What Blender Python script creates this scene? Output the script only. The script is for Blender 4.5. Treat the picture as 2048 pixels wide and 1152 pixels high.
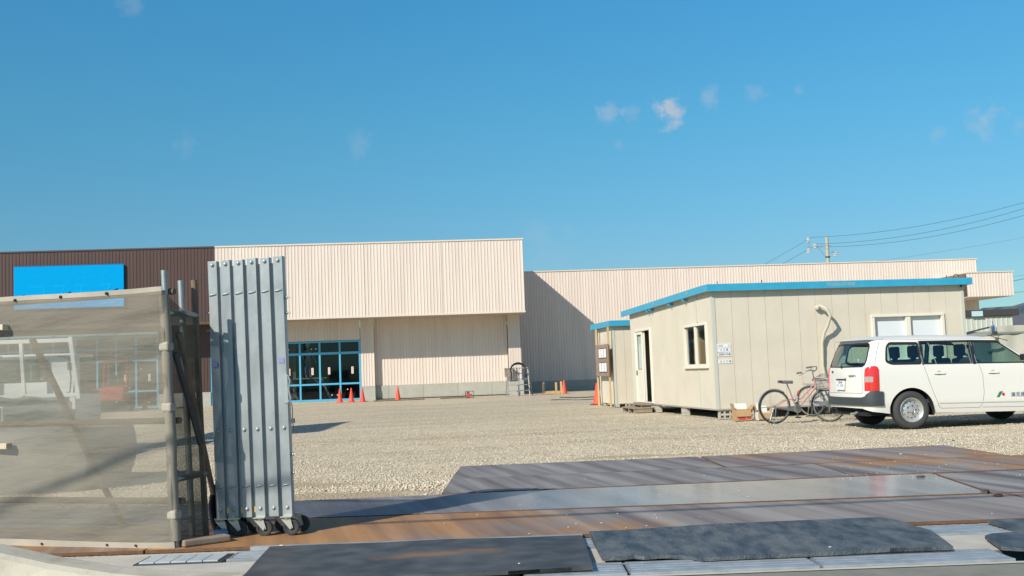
import bpy, bmesh, math, random
import numpy as np
from mathutils import Vector, Matrix
from mathutils.geometry import delaunay_2d_cdt
random.seed(7)
R = math.radians
for o in list(bpy.data.objects):
    bpy.data.objects.remove(o)
scene = bpy.context.scene
COL = scene.collection

# ------------------------------------------------------------------ camera
F, H = 2150.0, 1.22
ROLL = math.atan(.037)
PITCH = math.atan(167 * math.cos(ROLL) / F)
cam_d = bpy.data.cameras.new('camera')
cam = bpy.data.objects.new('camera', cam_d)
COL.objects.link(cam)
cam_d.sensor_width = 36
cam_d.lens = F / 2048 * 36
cam_d.clip_start = .05
cam_d.clip_end = 6000
cam.matrix_world = Matrix.Translation((0, 0, H)) @ Matrix.Rotation(R(90) + PITCH, 4, 'X') @ Matrix.Rotation(-ROLL, 4, 'Z')
scene.camera = cam

# ------------------------------------------------------------------ sun + sky
LD = Vector((1.0, 1.18, -1.0)).normalized()          # direction the sunlight travels
sun_d = bpy.data.lights.new('sun', 'SUN')
sun_d.energy = 4.6
sun_d.angle = R(.5)
sun_d.color = (1.0, .925, .81)
sun = bpy.data.objects.new('sun', sun_d)
COL.objects.link(sun)
sun.rotation_euler = LD.to_track_quat('-Z', 'Y').to_euler()
sun.location = (-20, -20, 30)
w = bpy.data.worlds.new('World')
scene.world = w
w.use_nodes = True
wn, wl = w.node_tree.nodes, w.node_tree.links
wn.clear()
wo = wn.new('ShaderNodeOutputWorld')
bg = wn.new('ShaderNodeBackground')
bg.inputs['Strength'].default_value = .115
sky = wn.new('ShaderNodeTexSky')
sky.sky_type = 'NISHITA'
sky.sun_disc = False
sky.sun_elevation = math.asin(-LD.z)
sky.sun_rotation = math.atan2(-LD.x, -LD.y)
sky.altitude = 0
sky.air_density = 1.0
sky.dust_density = .3
sky.ozone_density = 1.6


def wmath(op, a, b=None, c=None):
    n = wn.new('ShaderNodeMath')
    n.operation = op
    for i, v in enumerate((a, b, c)):
        if v is None:
            continue
        if isinstance(v, (int, float)):
            n.inputs[i].default_value = v
        else:
            wl.new(v, n.inputs[i])
    return n.outputs[0]


tint = wn.new('ShaderNodeMixRGB')
tint.blend_type = 'MULTIPLY'
tint.inputs[0].default_value = 1
wl.new(sky.outputs[0], tint.inputs[1])
tc = wn.new('ShaderNodeTexCoord')
sxyz = wn.new('ShaderNodeSeparateXYZ')
wl.new(tc.outputs['Generated'], sxyz.inputs[0])
grade = wn.new('ShaderNodeValToRGB')          # clear-air colour of this sky by elevation
ge_ = grade.color_ramp.elements
ge_[0].position, ge_[0].color = .09, (.34, .55, .67, 1)
ge_[1].position, ge_[1].color = .60, (.72, .80, .90, 1)
for p_, c_ in ((.226, (.305, .745, .84)), (.33, (.285, .84, 1.0))):
    e_ = ge_.new(p_)
    e_.color = (*c_, 1)
wl.new(sxyz.outputs['Z'], grade.inputs[0])
wl.new(grade.outputs[0], tint.inputs[2])
# thin clouds: soft noise wisps gathered round a few directions of the sky
nz = wn.new('ShaderNodeTexNoise')
nz.inputs['Scale'].default_value = 62
nz.inputs['Detail'].default_value = 7
nz.inputs['Roughness'].default_value = .62
wl.new(tc.outputs['Generated'], nz.inputs['Vector'])


def direction(px, py):
    v = Vector(((px - 1024) / F, (576 - py) / F, -1.0)).normalized()
    return (cam.matrix_world.to_3x3() @ v).normalized()


acc = None
for px, py, rad, amt in ((1345, 226, 34, .75), (1322, 218, 24, .55), (1218, 228, 27, .34), (1260, 228, 20, .22), (1418, 198, 25, .3), (1506, 186, 24, .18),
                         (1972, 246, 34, .34), (1876, 268, 22, .16), (718, 290, 30, .13), (258, 2, 34, .16), (1595, 182, 14, .2),
                         (370, 288, 26, .12), (1075, 470, 50, .09), (1238, 292, 13, .14), (2040, 250, 18, .2), (1128, 520, 60, .07)):
    d = direction(px, py)
    vm = wn.new('ShaderNodeVectorMath')
    vm.operation = 'DISTANCE'
    wl.new(tc.outputs['Generated'], vm.inputs[0])
    vm.inputs[1].default_value = d
    m = wmath('SUBTRACT', 1.0, wmath('DIVIDE', vm.outputs['Value'], rad * 1.9 / F))
    m = wmath('MAXIMUM', wmath('MULTIPLY_ADD', wmath('SUBTRACT', nz.outputs['Fac'], .78), 1.9, m), 0.0)
    m = wmath('MULTIPLY', wmath('MINIMUM', wmath('MULTIPLY', m, 2.2), 1.0), amt)
    acc = m if acc is None else wmath('ADD', acc, m)
cl = wmath('MINIMUM', acc, .8)
mixc = wn.new('ShaderNodeMixRGB')
wl.new(cl, mixc.inputs[0])
wl.new(tint.outputs[0], mixc.inputs[1])
mixc.inputs[2].default_value = (3.6, 4.1, 4.6, 1)
wl.new(mixc.outputs[0], bg.inputs['Color'])
wl.new(bg.outputs[0], wo.inputs['Surface'])
scene.view_settings.view_transform = 'Standard'
scene.view_settings.look = 'None'
scene.view_settings.exposure = .24
scene.view_settings.gamma = 1
scene.cycles.transparent_max_bounces = 16


# ------------------------------------------------------------------ projection helpers (photo pixel -> metres)
def ray(px, py):
    return cam.matrix_world.to_3x3() @ Vector(((px - 1024) / F, (576 - py) / F, -1.0))


def G(px, py, z=0.0):
    d = ray(px, py)
    t = (z - H) / d.z
    return (d.x * t, d.y * t)


# ------------------------------------------------------------------ materials
MATS = {}


def new_mat(name):
    m = bpy.data.materials.new(name)
    m.use_nodes = True
    nt = m.node_tree
    return m, nt.nodes, nt.links, nt.nodes['Principled BSDF']


def M(name, col=(.5, .5, .5), rough=.6, metal=0.0, col2=None, scale=4.0, bump=0.0, bscale=40.0, spec=.5, mixlo=.35, mixhi=.7,
      stretch=None, detail=6, emit=None, coat=0.0):
    if name in MATS:
        return MATS[name]
    m, n, l, p = new_mat(name)
    p.inputs['Base Color'].default_value = (*col, 1)
    p.inputs['Roughness'].default_value = rough
    p.inputs['Metallic'].default_value = metal
    p.inputs['Specular IOR Level'].default_value = spec
    if coat:
        p.inputs['Coat Weight'].default_value = coat
        p.inputs['Coat Roughness'].default_value = .08
    tcn = n.new('ShaderNodeTexCoord')
    mp = n.new('ShaderNodeMapping')
    l.new(tcn.outputs['Object'], mp.inputs['Vector'])
    if stretch:
        mp.inputs['Scale'].default_value = stretch
    if col2:
        no = n.new('ShaderNodeTexNoise')
        no.inputs['Scale'].default_value = scale
        no.inputs['Detail'].default_value = detail
        no.inputs['Roughness'].default_value = .6
        l.new(mp.outputs[0], no.inputs['Vector'])
        cr = n.new('ShaderNodeValToRGB')
        cr.color_ramp.elements[0].position = mixlo
        cr.color_ramp.elements[1].position = mixhi
        cr.color_ramp.elements[0].color = (*col, 1)
        cr.color_ramp.elements[1].color = (*col2, 1)
        l.new(no.outputs['Fac'], cr.inputs[0])
        l.new(cr.outputs[0], p.inputs['Base Color'])
    if bump:
        nb = n.new('ShaderNodeTexNoise')
        nb.inputs['Scale'].default_value = bscale
        nb.inputs['Detail'].default_value = 4
        l.new(mp.outputs[0], nb.inputs['Vector'])
        b = n.new('ShaderNodeBump')
        b.inputs['Strength'].default_value = bump
        b.inputs['Distance'].default_value = .02
        l.new(nb.outputs['Fac'], b.inputs['Height'])
        l.new(b.outputs[0], p.inputs['Normal'])
    if emit:
        p.inputs['Emission Color'].default_value = (*emit, 1)
        p.inputs['Emission Strength'].default_value = 1
    MATS[name] = m
    return m


def glass(name, tintc=(.5, .6, .55), mixf=.55, rough=.02, gloss=(.9, .95, 1.0)):
    """window glass: see-through tinted sheet with fresnel reflection"""
    if name in MATS:
        return MATS[name]
    m, n, l, p = new_mat(name)
    n.remove(p)
    out = n['Material Output']
    tr = n.new('ShaderNodeBsdfTransparent')
    tr.inputs[0].default_value = (*tintc, 1)
    gl = n.new('ShaderNodeBsdfGlossy')
    gl.inputs['Color'].default_value = (*gloss, 1)
    gl.inputs['Roughness'].default_value = rough
    ge = n.new('ShaderNodeNewGeometry')
    dt = n.new('ShaderNodeVectorMath')
    dt.operation = 'DOT_PRODUCT'
    l.new(ge.outputs['Normal'], dt.inputs[0])
    l.new(ge.outputs['Incoming'], dt.inputs[1])
    prev = dt.outputs['Value']
    for op, v in (('ABSOLUTE', None), ('SUBTRACT', 'rev'), ('POWER', 5.0), ('MULTIPLY_ADD', .92)):
        k = n.new('ShaderNodeMath')
        k.operation = op
        if v == 'rev':
            k.inputs[0].default_value = 1.0
            l.new(prev, k.inputs[1])
        else:
            l.new(prev, k.inputs[0])
            if v:
                k.inputs[1].default_value = v
        if op == 'MULTIPLY_ADD':
            k.inputs[2].default_value = .06 + mixf
        prev = k.outputs[0]
    ma = k
    mx = n.new('ShaderNodeMixShader')
    l.new(ma.outputs[0], mx.inputs[0])
    l.new(tr.outputs[0], mx.inputs[1])
    l.new(gl.outputs[0], mx.inputs[2])
    l.new(mx.outputs[0], out.inputs['Surface'])
    MATS[name] = m
    return m


# ------------------------------------------------------------------ mesh builder
class MB:
    def __init__(s):
        s.v, s.f = [], []

    def add(s, vs, fs):
        b = len(s.v)
        s.v += [tuple(p) for p in vs]
        s.f += [tuple(b + i for i in f) for f in fs]
        return s

    def box(s, x0, x1, y0, y1, z0, z1):
        vs = [(x, y, z) for z in (z0, z1) for y in (y0, y1) for x in (x0, x1)]
        return s.add(vs, [(0, 2, 3, 1), (4, 5, 7, 6), (0, 1, 5, 4), (2, 6, 7, 3), (0, 4, 6, 2), (1, 3, 7, 5)])

    def obox(s, c, ax, ay, az, hx, hy, hz):
        """box about c with half sizes along the given unit axes"""
        c, ax, ay, az = Vector(c), Vector(ax), Vector(ay), Vector(az)
        vs = [c + ax * hx * i + ay * hy * j + az * hz * k for k in (-1, 1) for j in (-1, 1) for i in (-1, 1)]
        return s.add(vs, [(0, 2, 3, 1), (4, 5, 7, 6), (0, 1, 5, 4), (2, 6, 7, 3), (0, 4, 6, 2), (1, 3, 7, 5)])

    def bar(s, a, b, wx, wy=None, up=(0, 0, 1)):
        """rectangular bar from a to b"""
        wy = wx if wy is None else wy
        a, b = Vector(a), Vector(b)
        d = (b - a)
        L = d.length
        d.normalize()
        u = Vector(up)
        if abs(d.dot(u)) > .95:
            u = Vector((0, 1, 0))
        x = d.cross(u).normalized()
        y = x.cross(d).normalized()
        return s.obox((a + b) / 2, x, y, d, wx / 2, wy / 2, L / 2)

    def cyl(s, a, b, r, r2=None, n=14, cap=True):
        r2 = r if r2 is None else r2
        return s.tube([a, b], [r, r2], n, cap)

    def tube(s, pts, r, n=10, cap=True, closed=False):
        pts = [Vector(p) for p in pts]
        k = len(pts)
        rs = r if isinstance(r, (list, tuple)) else [r] * k
        vs, fs = [], []
        prev = None
        for i, p in enumerate(pts):
            if closed:
                d = pts[(i + 1) % k] - pts[i - 1]
            else:
                d = pts[min(i + 1, k - 1)] - pts[max(i - 1, 0)]
            d.normalize()
            if prev is None:
                u = Vector((0, 0, 1)) if abs(d.z) < .9 else Vector((0, 1, 0))
                x = d.cross(u).normalized()
            else:
                x = (prev - d * prev.dot(d))
                if x.length < 1e-6:
                    x = d.orthogonal()
                x.normalize()
            prev = x
            y = d.cross(x)
            for j in range(n):
                a = 2 * math.pi * j / n
                vs.append(p + x * math.cos(a) * rs[i] + y * math.sin(a) * rs[i])
        m = k if closed else k - 1
        for i in range(m):
            for j in range(n):
                a0, a1 = i * n + j, i * n + (j + 1) % n
                b0, b1 = ((i + 1) % k) * n + j, ((i + 1) % k) * n + (j + 1) % n
                fs.append((a0, b0, b1, a1))
        if cap and not closed:
            fs.append(tuple(range(n)))
            fs.append(tuple(reversed(range((k - 1) * n, k * n))))
        return s.add(vs, fs)

    def lathe(s, prof, c=(0, 0, 0), axis='Z', n=24, cap=True):
        """prof: (radius, height) pairs about an axis through c"""
        vs, fs = [], []
        for r, h in prof:
            for j in range(n):
                a = 2 * math.pi * j / n
                ca, sa = r * math.cos(a), r * math.sin(a)
                q = {'Z': (ca, sa, h), 'Y': (ca, h, sa), 'X': (h, ca, sa)}[axis]
                vs.append((c[0] + q[0], c[1] + q[1], c[2] + q[2]))
        for i in range(len(prof) - 1):
            for j in range(n):
                fs.append((i * n + j, i * n + (j + 1) % n, (i + 1) * n + (j + 1) % n, (i + 1) * n + j))
        if cap:
            fs.append(tuple(reversed(range(n))))
            fs.append(tuple(range((len(prof) - 1) * n, len(prof) * n)))
        return s.add(vs, fs)

    def prism(s, poly, a, b, axis='Z'):
        """polygon extruded along an axis from a to b"""
        n = len(poly)

        def q(p, h):
            return {'Z': (p[0], p[1], h), 'Y': (p[0], h, p[1]), 'X': (h, p[0], p[1])}[axis]
        vs = [q(p, a) for p in poly] + [q(p, b) for p in poly]
        fs = [tuple(range(n)), tuple(reversed(range(n, 2 * n)))]
        fs += [(i, i + n, (i + 1) % n + n, (i + 1) % n) for i in range(n)]
        return s.add(vs, fs)

    def grid(s, rows):
        """rows of points -> quads"""
        nr, nc = len(rows), len(rows[0])
        vs = [p for r_ in rows for p in r_]
        fs = [(i * nc + j, i * nc + j + 1, (i + 1) * nc + j + 1, (i + 1) * nc + j) for i in range(nr - 1) for j in range(nc - 1)]
        return s.add(vs, fs)

    def ball(s, c, r, n=12, sq=(1, 1, 1)):
        rows = []
        for i in range(n // 2 + 1):
            t = math.pi * i / (n // 2)
            rr = max(math.sin(t), .001)
            rows.append([(c[0] + r * sq[0] * rr * math.cos(2 * math.pi * j / n), c[1] + r * sq[1] * rr * math.sin(2 * math.pi * j / n),
                          c[2] + r * sq[2] * math.cos(t)) for j in range(n + 1)])
        return s.grid(rows)

    def move(s, mat):
        s.v = [tuple(mat @ Vector(p)) for p in s.v]
        return s

    def build(s, name, mat, parent=None, smooth=False, bevel=0.0, fix=True, seg=2):
        me = bpy.data.meshes.new(name)
        me.from_pydata(s.v, [], s.f)
        bm = bmesh.new()
        bm.from_mesh(me)
        if fix:
            bmesh.ops.remove_doubles(bm, verts=bm.verts, dist=1e-5)
            bmesh.ops.recalc_face_normals(bm, faces=bm.faces)
        if bevel:
            es = [e for e in bm.edges if len(e.link_faces) == 2 and e.calc_face_angle(0) > .5]
            bmesh.ops.bevel(bm, geom=es, offset=bevel, segments=seg, affect='EDGES', profile=.5)
        for fc in bm.faces:
            fc.smooth = smooth
        if smooth:
            for e in bm.edges:
                if len(e.link_faces) == 2 and e.calc_face_angle(0) > R(38):
                    e.smooth = False
        bm.to_mesh(me)
        bm.free()
        o = bpy.data.objects.new(name, me)
        COL.objects.link(o)
        if isinstance(mat, (list, tuple)):
            for mm in mat:
                me.materials.append(mm)
        elif mat:
            me.materials.append(mat)
        if parent:
            o.parent = parent
        return o


def tag(o, label=None, cat=None, group=None, kind=None):
    if label:
        o['label'] = label
    if cat:
        o['category'] = cat
    if group:
        o['group'] = group
    if kind:
        o['kind'] = kind
    return o


def thing(name, label, cat, loc=(0, 0, 0), rz=0.0, group=None, rot=None):
    o = bpy.data.objects.new(name, None)
    COL.objects.link(o)
    o.empty_display_size = .2
    o.location = (loc[0], loc[1], loc[2] if len(loc) > 2 else 0)
    o.rotation_euler = rot if rot else (0, 0, rz)
    return tag(o, label, cat, group)


def copy_tree(o, parent=None):
    c = o.copy()
    COL.objects.link(c)
    c.parent = parent
    for ch in [x for x in bpy.data.objects if x.parent == o]:
        copy_tree(ch, c)
    return c


def text(name, body, size, loc, rot, mat, parent, extr=.001, align='CENTER', sx=1.0, spacing=1.0):
    cu = bpy.data.curves.new(name, 'FONT')
    cu.body = body
    cu.size = size
    cu.extrude = extr
    cu.align_x = align
    cu.align_y = 'CENTER'
    cu.space_character = spacing
    tmp = bpy.data.objects.new(name, cu)
    COL.objects.link(tmp)
    dg = bpy.context.evaluated_depsgraph_get()
    me = bpy.data.meshes.new_from_object(tmp.evaluated_get(dg))
    bpy.data.objects.remove(tmp)
    o = bpy.data.objects.new(name, me)
    COL.objects.link(o)
    me.materials.clear()
    me.materials.append(mat)
    o.location = loc
    o.rotation_euler = rot
    o.scale = (sx, 1, 1)
    o.parent = parent
    return o


def in_poly(x, y, poly):
    c = False
    n = len(poly)
    for i in range(n):
        x1, y1 = poly[i]
        x2, y2 = poly[i - 1]
        if (y1 > y) != (y2 > y) and x < (x2 - x1) * (y - y1) / (y2 - y1) + x1:
            c = not c
    return c


def corr(mb, x0, x1, z0, z1, y, pitch=.165, dep=.018, axis='x', face=-1):
    """ribbed metal siding along x (or along y), ribs standing out by dep towards face"""
    n = max(1, int(round((x1 - x0) / pitch)))
    p = (x1 - x0) / n
    prof = []
    for i in range(n):
        a = x0 + i * p
        prof += [(a, 0), (a + p * .58, 0), (a + p * .68, dep), (a + p * .9, dep)]
    prof.append((x1, 0))
    rows = []
    for z in (z0, z1):
        if axis == 'x':
            rows.append([(a, y + face * (d - dep), z) for a, d in prof])
        else:
            rows.append([(y + face * (d - dep), a, z) for a, d in prof])
    mb.grid(rows)
    return mb


# ------------------------------------------------------------------ shared materials
def siding_mat(name, a, b):
    b = tuple(v * .93 for v in b)
    m = M(name, a, .45, 0, b, scale=.55, mixlo=.42, mixhi=.72, stretch=(5, 5, .30), detail=8)
    return m


cream = siding_mat('cream_siding', (.70, .60, .525), (.66, .565, .495))
brown = siding_mat('brown_siding', (.078, .042, .034), (.068, .036, .030))
concrete = M('concrete', (.36, .35, .31), .85, 0, (.28, .275, .245), scale=3, bump=.25, bscale=30)
gray_metal = M('galvanised', (.36, .40, .42), .42, .55, (.50, .54, .56), scale=7, bump=.05, bscale=60)
dark = M('dark_void', (.012, .013, .015), .9)
roofm = M('roof_metal', (.3, .31, .32), .6, .3)
blue_frame = M('blue_frame', (.10, .42, .62), .4, .1)
panel = M('beige_panel', (.645, .585, .475), .62, 0, (.585, .53, .425), scale=1.6, detail=9, bump=.06, bscale=90)
trim = M('gray_trim', (.50, .52, .45), .55)
white_al = M('cream_aluminium', (.72, .68, .57), .4)
ublue = M('unit_blue', (.035, .32, .50), .4, 0, (.045, .36, .54), scale=5)
wood = M('timber', (.62, .42, .20), .75, 0, (.50, .32, .15), scale=5, stretch=(1, 1, .2))
old_wood = M('weathered_wood', (.22, .17, .12), .85, 0, (.30, .25, .19), scale=6, stretch=(1, 1, .2))
black_rub = M('black_rubber', (.022, .022, .024), .75)
paper = M('paper', (.75, .73, .73), .8)

# ------------------------------------------------------------------ ground
def gravel_material():
    m, n, l, p = new_mat('gravel_ground')
    p.inputs['Roughness'].default_value = .92
    p.inputs['Specular IOR Level'].default_value = .2
    t = n.new('ShaderNodeTexCoord')
    vo = n.new('ShaderNodeTexVoronoi')
    vo.inputs['Scale'].default_value = 34
    vo.inputs['Randomness'].default_value = 1
    l.new(t.outputs['Object'], vo.inputs['Vector'])
    sep = n.new('ShaderNodeSeparateColor')
    l.new(vo.outputs['Color'], sep.inputs[0])
    cr = n.new('ShaderNodeValToRGB')
    e = cr.color_ramp.elements
    e[0].position, e[0].color = 0, (.22, .185, .13, 1)
    e[1].position, e[1].color = 1, (.82, .70, .50, 1)
    x = cr.color_ramp.elements.new(.25)
    x.color = (.50, .43, .30, 1)
    x = cr.color_ramp.elements.new(.75)
    x.color = (.60, .52, .375, 1)
    l.new(sep.outputs[0], cr.inputs[0])
    big = n.new('ShaderNodeTexNoise')
    big.inputs['Scale'].default_value = .35
    big.inputs['Detail'].default_value = 5
    l.new(t.outputs['Object'], big.inputs['Vector'])
    sand = n.new('ShaderNodeValToRGB')
    sand.color_ramp.elements[0].position = .54
    sand.color_ramp.elements[1].position = .72
    l.new(big.outputs['Fac'], sand.inputs[0])
    mx = n.new('ShaderNodeMixRGB')
    ml = n.new('ShaderNodeMath')
    ml.operation = 'MULTIPLY'
    ml.inputs[1].default_value = .45
    l.new(sand.outputs[0], ml.inputs[0])
    l.new(ml.outputs[0], mx.inputs[0])
    l.new(cr.outputs[0], mx.inputs[1])
    mx.inputs[2].default_value = (.46, .375, .245, 1)
    # compacted wheel lanes running across the yard
    mpl = n.new('ShaderNodeMapping')
    mpl.inputs['Rotation'].default_value = (0, 0, R(-12))
    mpl2 = n.new('ShaderNodeMapping')
    mpl2.inputs['Scale'].default_value = (.09, .95, 1)
    l.new(t.outputs['Object'], mpl.inputs['Vector'])
    l.new(mpl.outputs[0], mpl2.inputs['Vector'])
    lane = n.new('ShaderNodeTexNoise')
    lane.inputs['Scale'].default_value = 1.0
    lane.inputs['Detail'].default_value = 6
    lane.inputs['Roughness'].default_value = .7
    l.new(mpl2.outputs[0], lane.inputs['Vector'])
    lr = n.new('ShaderNodeMapRange')
    lr.inputs['From Min'].default_value = .3
    lr.inputs['From Max'].default_value = .7
    lr.inputs['To Min'].default_value = .78
    lr.inputs['To Max'].default_value = 1.14
    l.new(lane.outputs['Fac'], lr.inputs['Value'])
    mlx = n.new('ShaderNodeVectorMath')
    mlx.operation = 'SCALE'
    l.new(mx.outputs[0], mlx.inputs[0])
    l.new(lr.outputs[0], mlx.inputs['Scale'])
    # trodden sandy patches
    prev = mlx.outputs[0]
    wob = n.new('ShaderNodeTexNoise')
    wob.inputs['Scale'].default_value = 2.2
    wob.inputs['Detail'].default_value = 6
    l.new(t.outputs['Object'], wob.inputs['Vector'])
    for (cx_, cy_, sx_, sy_) in ((-1.9, 11.15, 1.5, .55), (-2.7, 12.5, 1.1, .42), (1.6, 14.9, 1.3, .3), (-1, 21, 4, .5), (3, 18.2, 3, .35)):
        mp = n.new('ShaderNodeMapping')
        mp.inputs['Location'].default_value = (-cx_ / sx_, -cy_ / sy_, 0)
        mp.inputs['Scale'].default_value = (1 / sx_, 1 / sy_, 0)
        l.new(t.outputs['Object'], mp.inputs['Vector'])
        ln = n.new('ShaderNodeVectorMath')
        ln.operation = 'LENGTH'
        l.new(mp.outputs[0], ln.inputs[0])
        ad = n.new('ShaderNodeMath')
        ad.operation = 'MULTIPLY_ADD'
        ad.inputs[1].default_value = 2.4
        l.new(wob.outputs['Fac'], ad.inputs[0])
        l.new(ln.outputs['Value'], ad.inputs[2])
        mr = n.new('ShaderNodeMapRange')
        mr.inputs['From Min'].default_value = 1.7
        mr.inputs['From Max'].default_value = 2.3
        mr.inputs['To Min'].default_value = .85
        mr.inputs['To Max'].default_value = 0
        l.new(ad.outputs[0], mr.inputs['Value'])
        m3 = n.new('ShaderNodeMixRGB')
        l.new(mr.outputs[0], m3.inputs[0])
        l.new(prev, m3.inputs[1])
        m3.inputs[2].default_value = (.44, .345, .215, 1)
        prev = m3.outputs[0]
    l.new(prev, p.inputs['Base Color'])
    b = n.new('ShaderNodeBump')
    b.inputs['Strength'].default_value = .6
    b.inputs['Distance'].default_value = .03
    b.invert = True
    l.new(vo.outputs['Distance'], b.inputs['Height'])
    l.new(b.outputs[0], p.inputs['Normal'])
    return m


def undul(x, y):
    return .018 * math.sin(x * .7 + y * .31) + .014 * math.sin(y * 1.1 - x * .4) + .008 * math.sin(3.1 * x + 2.3 * y)


gm = gravel_material()
mb = MB()
xs = [-400, -150, -60] + [-30 + i * .75 for i in range(81)] + [60, 150, 400]
ys = [7.84, 8.3] + [8.9 + i * .6 for i in range(80)] + [60, 75, 110, 200, 900]
rows = []
for y in ys:
    row = []
    for x in xs:
        k = min(1, max(0, (y - 13.2) / 3)) * min(1, max(0, (54 - y) / 6)) * (1 if abs(x) < 31 else 0)
        row.append((x, y, undul(x, y) * .6 * k))
    rows.append(row)
mb.grid(rows)
g = mb.build('gravel_ground', gm, smooth=True)
tag(g, 'pale crushed stone yard between the road and the store', 'gravel yard', kind='structure')

road = MB().grid([[(-400, -200, 0), (400, -200, 0)], [(-400, 6.36, 0), (400, 6.36, 0)]]).build(
    'road', M('road_surface', (.20, .205, .17), .9, 0, (.26, .26, .215), scale=5, bump=.5, bscale=120))
tag(road, 'worn greenish grey road surface along the bottom of the picture', 'road', kind='structure')
pv = MB()
for ya, yb in ((6.36, 6.415), (6.785, 7.395), (7.785, 7.86)):
    pv.grid([[(-60, ya, .004), (60, ya, .004)], [(-60, yb, .004), (60, yb, .004)]])
pv.grid([[(-60, 7.395, .004), (-2.03, 7.395, .004)], [(-60, 7.785, .004), (-2.03, 7.785, .004)]])
pv.grid([[(-60, 6.415, .004), (-.02, 6.415, .004)], [(-60, 6.785, .004), (-.02, 6.785, .004)]])
pave = pv.build(
    'pavement', M('pale_concrete', (.52, .495, .43), .9, 0, (.42, .40, .35), scale=4, bump=.25, bscale=80))
gt = MB()
for xa, ya, yb in ((-2.03, 7.395, 7.785), (-.02, 6.415, 6.785)):
    gt.grid([[(xa, ya, .0035), (60, ya, .0035)], [(xa, ya, -.3), (60, ya, -.3)], [(xa, yb, -.3), (60, yb, -.3)], [(xa, yb, .0035), (60, yb, .0035)]])
    gt.add([(xa, ya, .0035), (xa, yb, .0035), (xa, yb, -.3), (xa, ya, -.3)], [(0, 1, 2, 3)])
tag(gt.build('gutter', M('gutter_concrete', (.12, .12, .11), .9)), 'dark gutters under the drain grates', 'gutter', kind='structure')
tag(pave, 'pale concrete strip between road and steel plates', 'pavement', kind='structure')

# ------------------------------------------------------------------ kerb
mb = MB()
prof = [(-14, .285), (-3.75, .285), (-3.3, .25), (-2.9, .15), (-2.5, .075), (-2.1, .03), (-1.75, .01)]
rows = []
for x, h in prof:
    rows.append([(x, 6.60, -.02), (x, 6.66, max(h - .025, .004)), (x, 6.70, h), (x, 6.90, h), (x, 6.94, h - .005), (x, 7.0, .0)])
mb.grid(rows)
k = mb.build('kerb', M('kerb_concrete', (.52, .485, .39), .88, 0, (.40, .365, .28), scale=4, bump=.12, bscale=60, mixlo=.45, mixhi=.65), smooth=False)
tag(k, 'weathered concrete kerb sloping down to road level at its right end', 'kerb')


# ------------------------------------------------------------------ drain grates and cover
def grate(x0, x1, y0, y1, z=.018, bw=.030, n=5):
    t = thing('drain_grate', 'x', 'drain grate', ((x0 + x1) / 2, (y0 + y1) / 2, 0))
    W, D = (x1 - x0) / 2 - .006, (y1 - y0) / 2
    f = MB()
    f.box(-W, W, -D, -D + .022, -.03, z).box(-W, W, D - .022, D, -.03, z)
    f.box(-W, -W + .012, -D + .022, D - .022, -.03, z - .002).box(W - .012, W, -D + .022, D - .022, -.03, z - .002)
    f.build('frame', gray_metal, t)
    b = MB()
    for i in range(1, n):
        yy = -D + 2 * D * i / n
        b.grid([[(xx, yy + bw * f_, z - .010 + h_) for xx in (-W + .012, W - .012)] for f_, h_ in ((-.5, 0), (-.48, .006), (-.30, .009), (.30, .009), (.48, .006), (.5, 0))])
    nx = int((x1 - x0) / .1)
    for i in range(1, nx):
        xx = -W + 2 * W * i / nx
        b.box(xx - .003, xx + .003, -D + .022, D - .022, z - .014, z - .0062)
    o = b.build('bars', gray_metal, t)
    o['kind'] = 'thing'
    return t


gl = [(-2.02, -1.62, 7.44, 7.78, 'drain grate with dark slots right of the pale lid, left of the long rubber mat'),
      (-1.61, -.61, 7.44, 7.78, None), (-.60, .37, 7.44, 7.78, None),
      (.38, 1.4, 7.44, 7.78, 'rear row drain grate showing as a sliver between the two long mats'),
      (2.55, 3.55, 7.40, 7.76, 'rear row drain grate between the middle mat and the notched mat'),
      (.0, .62, 6.42, 6.78, 'front row drain grate ending at the joint, under the torn mat corner'),
      (.63, 1.75, 6.42, 6.78, 'front row drain grate just right of the joint, in front of the middle mat'),
      (1.76, 2.9, 6.42, 6.78, 'front row drain grate running on to the right edge under the notched mat')]
for x0, x1, y0, y1, lb in gl:
    if lb is None:
        continue
    t = grate(x0, x1, y0, y1, bw=.018 if x1 < -1 else .044, n=5)
    t['label'] = lb
    t['group'] = 'galvanised drain grates along the road'

ca = [G(330, 1109), G(437, 1107), G(405, 1122), G(298, 1122)]
t = thing('drain_cover', 'pale steel drain lid of five strips in a dark frame, beside the kerb end', 'drain cover', (-2.33, 7.55, .004))
cw = .52
MB().box(-.30, .30, -.17, .17, 0, .008).build('frame', M('dark_steel', (.07, .075, .08), .5, .5), t)
mb = MB()
for i in range(5):
    x = -.27 + i * .109
    mb.box(x, x + .10, -.14, .14, .008, .016)
mb.build('lid', M('pale_steel', (.55, .60, .62), .5, .2, (.45, .5, .52), scale=9), t)

mb = MB().box(-1.95, .44, 7.84, 7.875, .0, .034)
tag(mb.build('edge_angle', gray_metal), 'thin bright steel edge strip along the rust orange plate', 'steel strip')


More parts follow.
